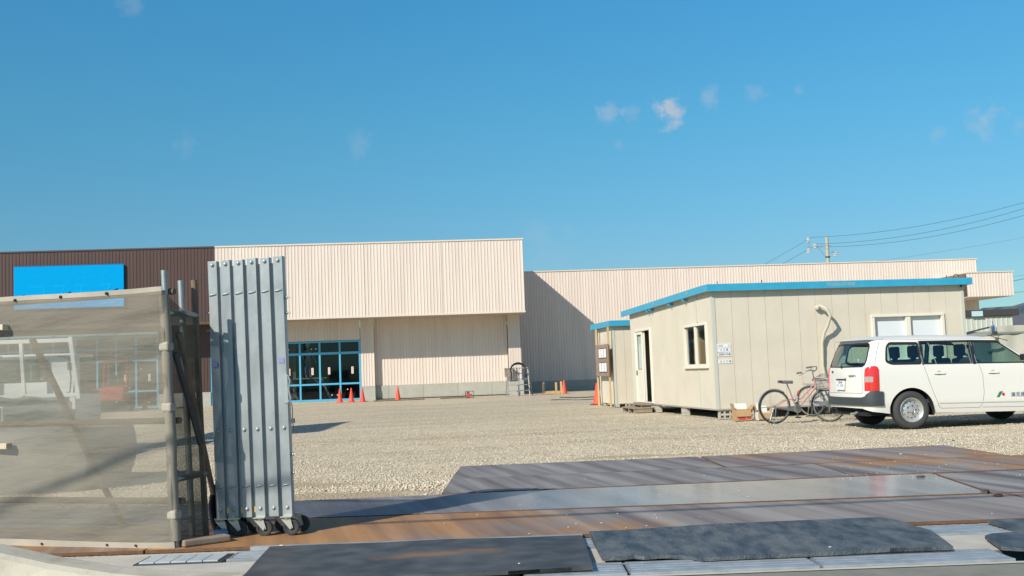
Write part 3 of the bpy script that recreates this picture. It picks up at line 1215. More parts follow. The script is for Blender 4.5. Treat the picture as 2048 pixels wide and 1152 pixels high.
mb = MB().lathe([(.165, 1.70), (.16, 1.71), (.125, 1.72), (.122, 1.78), (.09, 1.84), (.04, 1.865), (.005, 1.87)], (0, -.02, 0), n=18)
mb.build('helmet', M('helmet_white', (.75, .77, .75), .4), worker, smooth=True)
for s_, bx in ((1, .31), (-1, -.23)):
    mb = MB()
    by, bz = (-.27, .80) if s_ == 1 else (-.17, .79)
    for q in range(4):
        a = -.03 + q * .02
        mb.tube([(bx + a, by, bz + .03), (bx + a, by - .01, bz - .01), (bx + a * .9, by + .005, bz - .045 + abs(q - 1.5) * .008)], [.009, .009, .007], 6)
    mb.tube([(bx - .035 * s_, by, bz + .03), (bx - .05 * s_, by - .015, bz + .0)], [.010, .008], 6)
    mb.build('hand', skn, worker, smooth=True)

# ================================================================== CONES
cone_m = M('cone_orange', (.78, .085, .035), .55, 0, (.70, .07, .03), scale=9)


def make_cone():
    t = thing('traffic_cone', 'x', 'traffic cone')
    MB().box(-.18, .18, -.18, .18, 0, .03).build('base', cone_m, t, bevel=.008)
    MB().lathe([(.14, .03), (.135, .045), (.03, .68), (.026, .70), (.02, .70)], n=24).build('cone', cone_m, t, smooth=True)
    return t


cone0 = make_cone()
cones = [(680, 802, 'orange cone left of three in front of the shop window'),
         (703, 802, 'orange cone middle of three in front of the shop window'),
         (725, 801, 'orange cone right of three, at the corner of the shop window'),
         (796, 799, 'lone orange cone in front of the plain ribbed wall'),
         (1129, 787, 'orange cone in the shade by the set back wing wall'),
         (1195, 810, 'nearest orange cone with a black base, beside the notice board'),
         (290, 818, 'orange cone seen through the mesh fence')]
for i, (px, py, lb) in enumerate(cones):
    t = cone0 if i == 0 else copy_tree(cone0)
    x, y = G(px, py)
    t.location = (x, min(y, 54.3 + .085 * x) if i not in (4, 5) else y, 0)
    if i < 4 or i == 6:
        k_ = (54.2 + .085 * x) / y
        t.location = (x * k_, y * k_, 0)
    t.rotation_euler = (0, 0, random.random())
    t['label'] = lb
    t['group'] = 'orange traffic cones'
    if i == 5:
        MB().box(-.23, .23, -.23, .23, .0, .028).build('weight', black_rub, t)
        for ch in t.children:
            if ch.name.startswith('base') or ch.name.startswith('cone'):
                ch.location.z = .028

# ================================================================== things along the wall
# step ladders holding coiled hose
lx, ly = G(1020, 795)
t = thing('step_ladder', 'aluminium step ladder with dark hoses hung over it, at the corner of the store', 'step ladder', (-.12, 53.2, 0), R(6))
for s_ in (-.28, .28):
    MB().bar((s_ * 1.15, -.35, 0), (s_ * .75, 0, 1.36), .05, .03).build('rail', al, t)
    MB().bar((s_ * 1.25, .45, 0), (s_ * .8, .03, 1.36), .045, .025).build('rail', al, t)
for q in range(4):
    z = .27 + q * .28
    MB().bar((-.30, -.35 * (1 - z / 1.36), z), (.30, -.35 * (1 - z / 1.36), z), .07, .03).build('step', al, t)
MB().box(-.24, .24, -.08, .1, 1.36, 1.40).build('top_step', al, t)
t2 = copy_tree(t)
t2.location = (.42, 53.6, 0)
t2.rotation_euler = (0, 0, R(-8))
t2['label'] = 'second aluminium step ladder standing close to the first, nearer the shaded wing'
t['group'] = t2['group'] = 'step ladders by the store corner'
mb = MB()
for q in range(6):
    rr = .28 + .05 * random.random()
    pts = []
    for j in range(20):
        a = math.pi * (-.15 + 1.3 * j / 19)
        pts.append((rr * math.cos(a) * 1.2, -.12 - q * .035 + .02 * math.sin(a * 3), 1.16 + rr * math.sin(a) * (.9 + .05 * q)))
    pts += [(pts[-1][0] - .02, pts[-1][1], .9 - q * .05)]
    pts = [(pts[0][0] + .03, pts[0][1], .75 + q * .04)] + pts
    mb.tube(pts, .018, 6)
mb.tube([(.36, -.1, 1.1), (.42, -.12, .8), (.45, -.2, .4), (.6, -.3, .03), (.9, -.4, .02)], .015, 6)
o = mb.build('hose', black_rub, smooth=True)
o.location = (.15, 53.05, .12)
tag(o, 'tangle of black hose looped over the step ladders', 'hose')
t = thing('wooden_box', 'small weathered wooden box on the wall behind the step ladders', 'box', Bp(-.72, -.32, .95), BZ)
MB().box(-.22, .22, 0, .25, 0, .42).build('case', old_wood, t, bevel=.01)
MB().box(-.24, .24, -.03, .27, .42, .45).build('lid', old_wood, t)
# small red framed generator
x, y = -2.28, 52.7
t = thing('generator', 'tiny red framed generator on the gravel by the plinth', 'generator', (x, y, 0))
red = M('red_paint', (.40, .06, .04), .5)
mb = MB()
for sy in (-.14, .14):
    mb.tube([(-.18, sy, .02), (-.18, sy, .34), (.22, sy, .34), (.22, sy, .02), (-.18, sy, .02)], .014, 6)
for sx in (-.18, .22):
    mb.tube([(sx, -.14, .34), (sx, .14, .34)], .014, 6)
    mb.tube([(sx, -.14, .03), (sx, .14, .03)], .014, 6)
mb.build('frame', M('dark_steel'), t)
MB().box(-.13, .03, -.1, .1, .04, .27).cyl((.08, -.1, .14), (.08, .1, .14), .07).build('engine', red, t, bevel=.01)
MB().cyl((-.05, 0, .27), (-.05, 0, .31), .06).build('fuel_cap', dark, t)
for (xa, xb, yy, h, lb) in ((-3.75, -2.55, 53.5, .05, 'thin dark plank lying left of the small red generator'),
                            (-7.0, -4.5, 53.15, .045, 'long low dark strip on the ground beside the lone cone')):  # the longer one is only a long low dark strip
    mb = MB().box(-(xb - xa) / 2, (xb - xa) / 2, -.12, .12, 0, h)
    o = mb.build('plank', M('dark_plank', (.10, .085, .065), .9, 0, (.16, .13, .10), scale=8), bevel=.005)
    o.location = ((xa + xb) / 2, yy, 0)
    o.rotation_euler = (0, 0, BZ)
    tag(o, lb, 'plank', 'planks along the store plinth')
# timber setting-out frame
x, y = G(1087, 790)
t = thing('setting_out_stakes', 'low frame of fresh wooden stakes and a cross board by the shaded wing', 'timber frame', (1.38, 53.9, 0), R(12))
for sx, sy, h in ((0, 0, .62), (.72, .25, .60), (.92, .0, .64)):
    MB().bar((sx, sy, -.05), (sx, sy, h), .085).build('stake', wood, t)
MB().bar((-.02, -.045, .12), (.98, -.045, .12), .025, .11).build('board', wood, t)
MB().bar((.03, -.02, .14), (.72, .21, .13), .02, .09).build('board', wood, t)
# cable on gravel
pts = []
for i in range(26):
    f_ = i / 25
    pts.append((1.4 + 1.9 * f_, 43.4 - 1.9 * f_ + .35 * math.sin(f_ * 9), .02))
o = MB().tube(pts, .02, 6).build('cable', black_rub, smooth=True)
tag(o, 'thin black cable lying on the gravel left of the small hut, nearer one', 'cable')
pts = [(1.9 + 1.9 * i / 20, 46.6 - 1.6 * i / 20 + .4 * math.cos(i * .4), .02) for i in range(21)]
o = MB().tube(pts, .02, 6).build('cable', black_rub, smooth=True)
tag(o, 'black cable on the gravel farther back, near the shaded wing', 'cable')

# ================================================================== UNIT HOUSE
HO = (4.44, 23.94)
HZ = R(8.2)
uh = thing('unit_house', 'beige prefabricated site office with a bright blue roof edge, raised on concrete blocks', 'site office', HO, HZ)
HW, HD, Z0, Z1 = 6.03, 7.33, .222, 2.86


def boards(mb, a0, a1, z0, z1, breaks, holes, put, gap=.006):
    """wall of upright boards between the given breaks, leaving the holes (a0,a1,z0,z1) open"""
    bs = sorted([b for b in breaks if a0 < b < a1] + [a0, a1])
    for s_, e_ in zip(bs[:-1], bs[1:]):
        s2, e2 = s_ + (gap / 2 if s_ != a0 else 0), e_ - (gap / 2 if e_ != a1 else 0)
        cuts = sorted({s2, e2} | {h[0] for h in holes if s2 < h[0] < e2} | {h[1] for h in holes if s2 < h[1] < e2})
        for p, q in zip(cuts[:-1], cuts[1:]):
            mid = (p + q) / 2
            hs = sorted([h for h in holes if h[0] < mid < h[1]], key=lambda h: h[2])
            zc = z0
            for h in hs:
                if h[2] > zc:
                    put(mb, p, q, zc, h[2])
                zc = h[3]
            if zc < z1:
                put(mb, p, q, zc, z1)


fh = [(3.76, 5.48, 1.12, 2.18)]
shh = [(.46, 2.12, 1.19, 2.15), (5.22, 6.82, .26, 2.24)]
fbr = [.45 + i * .395 for i in range(15)]
mb = MB()
boards(mb, .06, HW - .04, Z0, Z1, fbr, fh, lambda m, p, q, a, b: m.box(p, q, 0, .03, a, b))
boards(mb, .06, HW - .04, Z0, Z1, [], fh, lambda m, p, q, a, b: m.box(p, q, .032, .05, a, b))
mb.build('front_wall', panel, uh)
mb = MB()
boards(mb, .06, HD, Z0, Z1, [1.08, 2.49, 3.7, 5.03, 7.0], shh, lambda m, p, q, a, b: m.box(0, .03, p, q, a, b), gap=.012)
boards(mb, .06, HD, Z0, Z1, [], shh, lambda m, p, q, a, b: m.box(.032, .05, p, q, a, b))
mb.build('side_wall', panel, uh)
MB().box(.05, HW - .05, HD - .05, HD, Z0, Z1).box(HW - .04, HW, .05, HD, Z0, Z1).build('rear_wall', panel, uh)
mb = MB().box(-.012, .062, -.012, .062, Z0 - .001, Z1).box(HW - .07, HW + .01, -.012, .05, Z0 - .001, Z1)
mb.box(-.014, .0, 1.04, 1.12, Z0, 1.12).box(-.014, 0, 1.04, 1.12, 2.2, Z1)
mb.box(-.010, .0, HD - .08, HD + .01, Z0 - .001, Z1)
mb.build('corner_post', trim, uh)
mb = MB().box(-.02, HW + .02, -.02, .05, Z0 - .03, Z0 - .002).box(-.02, .05, .05, HD, Z0 - .03, Z0 - .002).box(.05, HW, HD - .05, HD, Z0 - .03, Z0 - .002)
mb.build('base_rail', M('base_rail', (.33, .32, .28), .6), uh)
# roof with blue fascia
ex = .10
mb = MB()
mb.box(-ex, HW + .16, -ex - .05, -ex, Z1 - .03, Z1 + .13)
mb.add([(-ex - .001, -ex - .049, Z1 - .028), (-ex - .04, -ex - .049, Z1 - .028), (-ex - .04, .42, Z1 - .028), (-ex - .001, .42, Z1 - .028),
        (-ex - .001, -ex - .049, Z1 + .129), (-ex - .04, -ex - .049, Z1 + .129), (-ex - .04, .42, Z1 + .129), (-ex - .001, .42, Z1 + .129)],
       [(0, 1, 2, 3), (4, 7, 6, 5), (0, 4, 5, 1), (1, 5, 6, 2), (2, 6, 7, 3), (3, 7, 4, 0)])
drop = .13
mb.add([(-ex - .003, .42, Z1 - .03), (-ex - .036, .42, Z1 - .03), (-ex - .036, 7.86, Z1 - .03 - drop), (-ex - .003, 7.86, Z1 - .03 - drop),
        (-ex - .003, .42, Z1 + .13), (-ex - .036, .42, Z1 + .13), (-ex - .036, 7.86, Z1 + .13 - drop), (-ex - .003, 7.86, Z1 + .13 - drop)],
       [(0, 1, 2, 3), (4, 7, 6, 5), (0, 4, 5, 1), (1, 5, 6, 2), (2, 6, 7, 3), (3, 7, 4, 0)])
mb.box(HW + .12, HW + .155, -ex, 7.86, Z1 - .03, Z1 + .10)
fas = mb.build('roof_edge', ublue, uh)
mb = MB().add([(-ex, -ex, Z1 + .1), (HW + .12, -ex, Z1 + .1), (HW + .12, 7.85, Z1 - .03), (-ex, 7.85, Z1 - .03),
               (-ex, -ex, Z1 + .03), (HW + .12, -ex, Z1 + .03), (HW + .12, 7.85, Z1 - .10), (-ex, 7.85, Z1 - .10)],
              [(0, 1, 2, 3), (7, 6, 5, 4), (0, 4, 5, 1), (1, 5, 6, 2), (2, 6, 7, 3), (3, 7, 4, 0)])
mb.build('roof', roofm, uh)
white_ink = M('white_lettering', (.36, .40, .38), .7)
text('lettering', 'MATSUOKA UNIT HOUSE', .105, (3.0, -ex - .052, Z1 + .05), (R(90), 0, 0), white_ink, fas, sx=.56)
for yy in (1.35, 4.3, 6.9):
    text('lettering', 'UNIT', .09, (-ex - .038, yy, Z1 + .055 - drop * (yy - .42) / 7.44), (R(90), 0, R(-90)), white_ink, fas)
mb = MB()
for yy in (1.8, 3.0, 4.8, 5.1):
    mb.box(-ex - .03, -.0, yy - .022, yy + .022, Z1 - .085 - drop * yy / 7.4, Z1 - .03 - drop * yy / 7.4)
mb.build('bracket', ublue, uh)
mb = MB()
for xx, zz in ((.12, Z1 + .13), (1.16, Z1 + .13), (5.6, Z1 + .13)):
    mb.cyl((xx, -.08, zz), (xx, -.08, zz + .07), .010, n=6)
mb.tube([(5.86 + .07 * math.cos(a * .5), -.05, Z1 + .16 + .06 * math.sin(a * .5)) for a in range(9)], .008, 6)
mb.box(5.93, 5.97, -.10, -.06, Z1 - .09, Z1 - .03)
mb.build('roof_hook', M('dark_steel'), uh)
# side window with sashes
sw = MB()
y0, y1, a, b = .46, 2.12, 1.19, 2.15
for (p, q, r_, s_) in ((y0 - .025, y1 + .025, b - .035, b + .02), (y0 - .025, y1 + .025, a - .05, a + .04), (y0 - .025, y0 + .045, a + .04, b - .04), (y1 - .045, y1 + .025, a + .04, b - .04)):
    sw.box(-.035, .06, p, q, r_, s_)
sw.box(-.02, .04, 1.24, 1.34, a + .04, b - .04)
sw.box(-.06, -.035, y0 - .05, y1 + .05, a - .06, a - .025)
swo = sw.build('window', white_al, uh, bevel=.004)
hg = glass('house_glass', (.80, .86, .84), .02)
MB().grid([[(.02, y0, a), (.02, y1, a)], [(.02, y0, b), (.02, y1, b)]]).build('pane', hg, swo)
# front window, white backed panes
fw = MB()
x0, x1, a, b = 3.76, 5.48, 1.12, 2.18
for (p, q, r_, s_) in ((x0 - .025, x1 + .025, b - .035, b + .02), (x0 - .025, x1 + .025, a - .05, a + .04), (x0 - .025, x0 + .045, a + .04, b - .04), (x1 - .045, x1 + .025, a + .04, b - .04)):
    fw.box(p, q, -.045, .06, r_, s_)
fw.box(4.57, 4.68, -.03, .05, a + .04, b - .04)
fwo = fw.build('window', white_al, uh, bevel=.004)
MB().box(x0 + .05, x1 - .05, .055, .075, a + .04, b - .04).build('blind', M('white_blind', (.66, .70, .72), .6), fwo)
# sliding door
dr = MB()
y0, y1, a, b = 5.22, 6.82, .26, 2.24
for (p, q, r_, s_) in ((y0 - .04, y1 + .04, b - .03, b + .03), (y0 - .04, y0 + .03, a, b - .03), (y1 - .03, y1 + .04, a, b - .03), (y0 - .04, y1 + .04, a - .03, a)):
    dr.box(-.035, .06, p, q, r_, s_)
dr.build('door_frame', white_al, uh)
dl = MB()
for (p, q, r_, s_) in ((6.12, 6.79, a, 1.14), (6.12, 6.20, 1.14, b - .03), (6.70, 6.79, 1.14, b - .03), (6.20, 6.70, 2.12, b - .03)):
    dl.box(-.01, .025, p, q, r_, s_)
door = dl.build('door', white_al, uh)
MB().grid([[(.0, 6.20, 1.14), (.0, 6.70, 1.14)], [(.0, 6.20, 2.12), (.0, 6.70, 2.12)]]).build('pane', hg, door)
rows = []
for z in (1.16, 2.1):
    rows.append([(.05 + .012 * math.sin(i * 1.9), 6.21 + i * .0255, z) for i in range(20)])
MB().grid(rows).build('curtain', M('curtain', (.55, .62, .62), .8), door, smooth=True)
MB().box(-.035, -.01, 6.72, 6.75, .98, 1.12).build('handle', M('dark_steel'), door)
dl = MB()
for (p, q, r_, s_) in ((6.0, 6.11, a, 2.2), ):
    dl.box(.03, .05, p, q, r_, s_)
o = dl.build('door', white_al, uh)
# interior
inw = M('room_wall', (.30, .28, .22), .8)
mb = MB()
mb.grid([[(.052, .06, Z0), (HW - .05, .06, Z0)], [(.052, HD - .06, Z0), (HW - .05, HD - .06, Z0)]])
mb.build('floor', M('room_floor', (.16, .13, .10), .7), uh)
MB().grid([[(.06, .055, Z1 - .05), (HW - .05, .055, Z1 - .05)], [(.06, HD - .055, Z1 - .05), (HW - .05, HD - .055, Z1 - .05)]]).build('ceiling', inw, uh)
MB().box(2.6, 2.65, .06, 4.4, Z0, Z1 - .06).build('partition', inw, uh)
mb = MB().box(.25, .62, 1.72, 2.35, Z0, 2.05)
mb.build('locker', M('locker', (.42, .27, .15), .6), uh)
mb = MB().box(.12, 1.0, .25, 1.65, .86, .90).box(.15, .2, .3, .36, Z0, .86).box(.9, .95, .3, .36, Z0, .86)
mb.build('desk', M('desk', (.35, .34, .3), .5), uh)
cols = [(.5, .12, .1), (.6, .62, .64), (.08, .14, .3), (.55, .5, .42), (.1, .1, .1), (.6, .6, .6), (.2, .3, .42), (.45, .42, .3)]
for i in range(12):
    yy = .45 + (i % 6) * .12 + random.uniform(-.02, .02)
    xx = .18 + .18 * (i // 6) + random.uniform(0, .05)
    hh = random.uniform(.32, .5)
    c = cols[i % 8]
    MB().obox((xx, yy, .90 + hh / 2), Vector((1, .2, 0)).normalized(), Vector((-.2, 1, 0)).normalized(), (0, 0, 1), .05, random.uniform(.02, .05), hh / 2).build(
        'desk_clutter', M('clutter%d' % (i % 8), c, .5), uh)
mb = MB().tube([(.35, 1.05, .9), (.35, 1.1, 1.35), (.3, .95, 1.6), (.25, .8, 1.5)], .022, 8).ball((.25, .78, 1.47), .06, 10)
mb.build('desk_lamp', M('dark_steel'), uh, smooth=True)
MB().box(.4, .46, 5.35, 5.40, .3, 2.0).box(.4, .46, 5.55, 5.58, .3, 2.0).box(.41, .45, 5.40, 5.55, 1.1, 1.14).build('rack', white_al, uh)
# vent hose up the front wall
hp = [(2.44, -.07, 2.42), (2.47, -.16, 2.44), (2.56, -.27, 2.36), (2.63, -.30, 2.20), (2.60, -.22, 2.0), (2.54, -.12, 1.82), (2.50, -.08, 1.6), (2.49, -.06, 1.1), (2.52, -.06, .9), (2.56, -.05, .75)]
fine = []
for i in range(len(hp) - 1):
    for k_ in range(4):
        fine.append(Vector(hp[i]).lerp(Vector(hp[i + 1]), k_ / 4))
hose = MB().tube(fine, [.036 if i % 2 else .032 for i in range(len(fine))], 12)
hose.ball((2.44, -.07, 2.40), .065, 12)
hose.build('vent_hose', M('hose_cream', (.50, .47, .38), .6), uh, smooth=True)
# name plates (screwed to the wall)
ink = M('ink', (.10, .10, .11), .8)
for (za, zb, s_, dx, lb) in ((1.575, 1.66, '火元　　人', 0, 'topmost white name plate on the office wall'), (1.48, 1.568, '土 工 事', .0, 'second white name plate from the top on the office wall'),
                             (1.385, 1.462, '設備の作業', .01, 'third white name plate from the top on the office wall'), (1.225, 1.305, 'ガ ス 工 事', .02, 'lowest white name plate, apart from the others')):
    xx, yy = .225 + dx, -.008
    t = thing('name_plate', lb, 'name plate', (HO[0] + xx * math.cos(HZ) - yy * math.sin(HZ), HO[1] + xx * math.sin(HZ) + yy * math.cos(HZ), (za + zb) / 2), HZ,
              'white name plates beside the corner of the site office')
    MB().box(-.155, .155, -.004, .008, -(zb - za) / 2, (zb - za) / 2).build('plate', M('plate_white', (.72, .74, .74), .5), t)
    text('lettering', s_, .055, (0, -.0055, 0), (R(90), 0, 0), ink, t)


def blk(lx_, ly_, z, rz_, lb, ox=HO, oz=HZ):
    """hollow concrete block, 390 x 190 x 100, three holes facing out"""
    t = thing('concrete_block', lb, 'concrete block', (ox[0] + lx_ * math.cos(oz) - ly_ * math.sin(oz), ox[1] + lx_ * math.sin(oz) + ly_ * math.cos(oz), z), oz + rz_,
              'concrete blocks carrying the prefabricated huts')
    m_ = MB().box(-.195, .195, -.05, .05, 0, .022).box(-.195, .195, -.05, .05, .073, .095)
    for xx in (-.195, -.085, .045, .16):
        m_.box(xx, xx + .035, -.049, .05, .022, .073)
    m_.box(-.16, .16, .03, .048, .022, .073)
    m_.build('block', M('block_concrete', (.50, .47, .40), .9, 0, (.38, .36, .31), scale=12, bump=.4), t)
    return t


for (lx_, ly_, lb) in ((.24, .06, 'at the near corner of the site office'), (.66, .06, 'just right of the corner stack of the site office'),
                       (4.6, .06, 'under the front wall behind the van')):
    blk(lx_, ly_, .0, 0, 'lower hollow concrete block %s' % lb)
    blk(lx_, ly_, .0955, 0, 'upper hollow concrete block %s' % lb)
for (ly_, lb) in ((2.55, 'midway along the door side'), (5.0, 'beside the wooden step'), (7.2, 'at the far end of the door side')):
    blk(.06, ly_, .0, R(-90), 'lower hollow concrete block under the site office %s' % lb)
    blk(.06, ly_, .0955, R(-90), 'upper hollow concrete block under the site office %s' % lb)
# wooden step at the door
t = thing('wooden_step', 'grey wooden step made of two pallets below the open door', 'step', (HO[0] + .0, HO[1], 0), HZ)
MB().box(-.62, -.08, 5.0, 6.3, .10, .135).build('tread', old_wood, t, bevel=.004)
MB().box(-.36, -.04, 5.2, 6.1, .18, .215).build('tread', old_wood, t, bevel=.004)
mb = MB()
for yy in (5.02, 5.6, 6.22):
    mb.box(-.60, -.10, yy, yy + .06, .0, .10)
mb.box(-.34, -.06, 5.25, 5.31, .135, .18).box(-.34, -.06, 5.98, 6.04, .135, .18)
mb.build('support', old_wood, t)

# ------------------------------------------------------------------ small hut behind
SO = (3.06, 33.22)
hut = thing('small_hut', 'small beige hut with a blue roof edge behind the site office', 'hut', SO, HZ)
mb = MB()
boards(mb, 0, 2.4, .11, 2.5, [.35, .75, 1.15, 1.55, 1.95], [], lambda m, p, q, a_, b_: m.box(p, q, 0, .04, a_, b_))
boards(mb, .04, 2.02, .11, 2.5, [.98], [], lambda m, p, q, a_, b_: m.box(0, .04, p, q, a_, b_))
mb.box(2.36, 2.4, .04, 2.02, .11, 2.5).box(.04, 2.36, 1.98, 2.02, .11, 2.5)
mb.build('wall', panel, hut)
mb = MB().box(-.012, .05, -.012, .05, .06, 2.5).box(-.012, .0, 1.97, 2.04, .06, 2.5)
mb.build('corner_post', trim, hut)
mb = MB().box(-.1, 2.5, -.14, -.1, 2.5, 2.67).box(-.14, -.1, -.14, 2.6, 2.49, 2.665).box(-.1, 2.5, 2.56, 2.6, 2.49, 2.66)
mb.build('roof_edge', ublue, hut)
MB().box(-.1, 2.5, -.1, 2.56, 2.58, 2.62).build('roof', roofm, hut)
for ly_ in (.15, 1.8):
    blk(.06, ly_, .01, R(-90), 'block under the small hut at its %s end' % ('near' if ly_ < 1 else 'far'), ox=SO)
blk(.5, .06, .01, 0, 'block under the front wall of the small hut', ox=SO)
# notice board on timber posts
nb_ = thing('notice_board', 'brown notice board with six paper sheets on two fresh timber posts', 'notice board', (SO[0] - .12, SO[1], 0), HZ)
for yy in (.03, 1.72):
    MB().box(-.05, .0, yy - .035, yy + .035, .02, 2.48).build('post', wood, nb_)
MB().box(-.075, -.052, -.06, 1.70, .97, 1.96).build('board', M('board_brown', (.30, .21, .155), .8, 0, (.25, .175, .13), scale=4), nb_)
fr = M('board_frame', (.08, .075, .075), .6)
for r_ in range(2):
    z_ = 1.55 - r_ * .44
    MB().box(-.083, -.077, .12, 1.22, z_ - .03, z_ + .30).build('sheet_frame', fr, nb_)
    for c_ in range(3):
        MB().box(-.088, -.0835, .16 + c_ * .355, .45 + c_ * .355, z_, z_ + .27).build('sheet', paper, nb_)

# ------------------------------------------------------------------ cardboard boxes
card = M('cardboard', (.44, .28, .14), .85, 0, (.38, .24, .12), scale=6)
cardred = M('cardboard_red_print', (.50, .045, .05), .7)
cardw = M('cardboard_white', (.66, .66, .60), .8)


def carton(cx, cy, rz_, w_, d_, h_, m1, lb):
    t = thing('cardboard_box', lb, 'cardboard box', (cx, cy, 0), rz_, 'open cartons by the office wall')
    th = .006
    mb_ = MB().box(-w_ / 2, w_ / 2, -d_ / 2, d_ / 2, 0, th)
    mb_.box(-w_ / 2, w_ / 2, -d_ / 2, -d_ / 2 + th, th, h_).box(-w_ / 2, w_ / 2, d_ / 2 - th, d_ / 2, th, h_)
    mb_.box(-w_ / 2, -w_ / 2 + th, -d_ / 2 + th, d_ / 2 - th, th, h_).box(w_ / 2 - th, w_ / 2, -d_ / 2 + th, d_ / 2 - th, th, h_)
    mb_.build('body', m1, t)
    for sx, ang in ((-1, 1.25), (1, .75)):
        mb_ = MB().bar((sx * w_ / 2, 0, h_), (sx * (w_ / 2 + .12 * math.cos(ang)), 0, h_ + .14 * math.sin(ang)), th, d_ - .01, up=(0, 1, 0))
        mb_.build('flap', card, t)
    MB().obox((0, -d_ / 2 - .01, h_ - .07), (1, 0, 0), (0, .25, .97), (0, .97, -.25), w_ / 2 - .006, .075, .003).build('flap', card, t)
    MB().obox((0, d_ / 2 + .03, h_ + .06), (1, 0, 0), (0, .45, .89), (0, .89, -.45), w_ / 2 - .01, .07, .003).build('flap', cardw, t)
    return t


t = carton(4.80, 23.1, R(5), .34, .27, .23, card, 'brown carton with a red printed patch, at the corner of the office')
MB().prism([(-.11, .02), (.06, .02), (-.01, .125), (-.11, .125)], -.1365, -.1385, 'Y').build('print', cardred, t)
MB().box(.08, .15, -.1385, -.1365, .03, .075).build('print', cardred, t)
t = carton(5.24, 23.05, R(4), .30, .25, .17, cardw, 'whitish carton behind the rear wheel of the pink bicycle')
MB().box(-.03, .05, -.1285, -.1265, .09, .11).build('print', M('print_gray', (.3, .33, .33), .8), t)
MB().box(.09, .14, -.1285, -.1265, .04, .11).build('print', M('print_teal', (.25, .5, .45), .8), t)


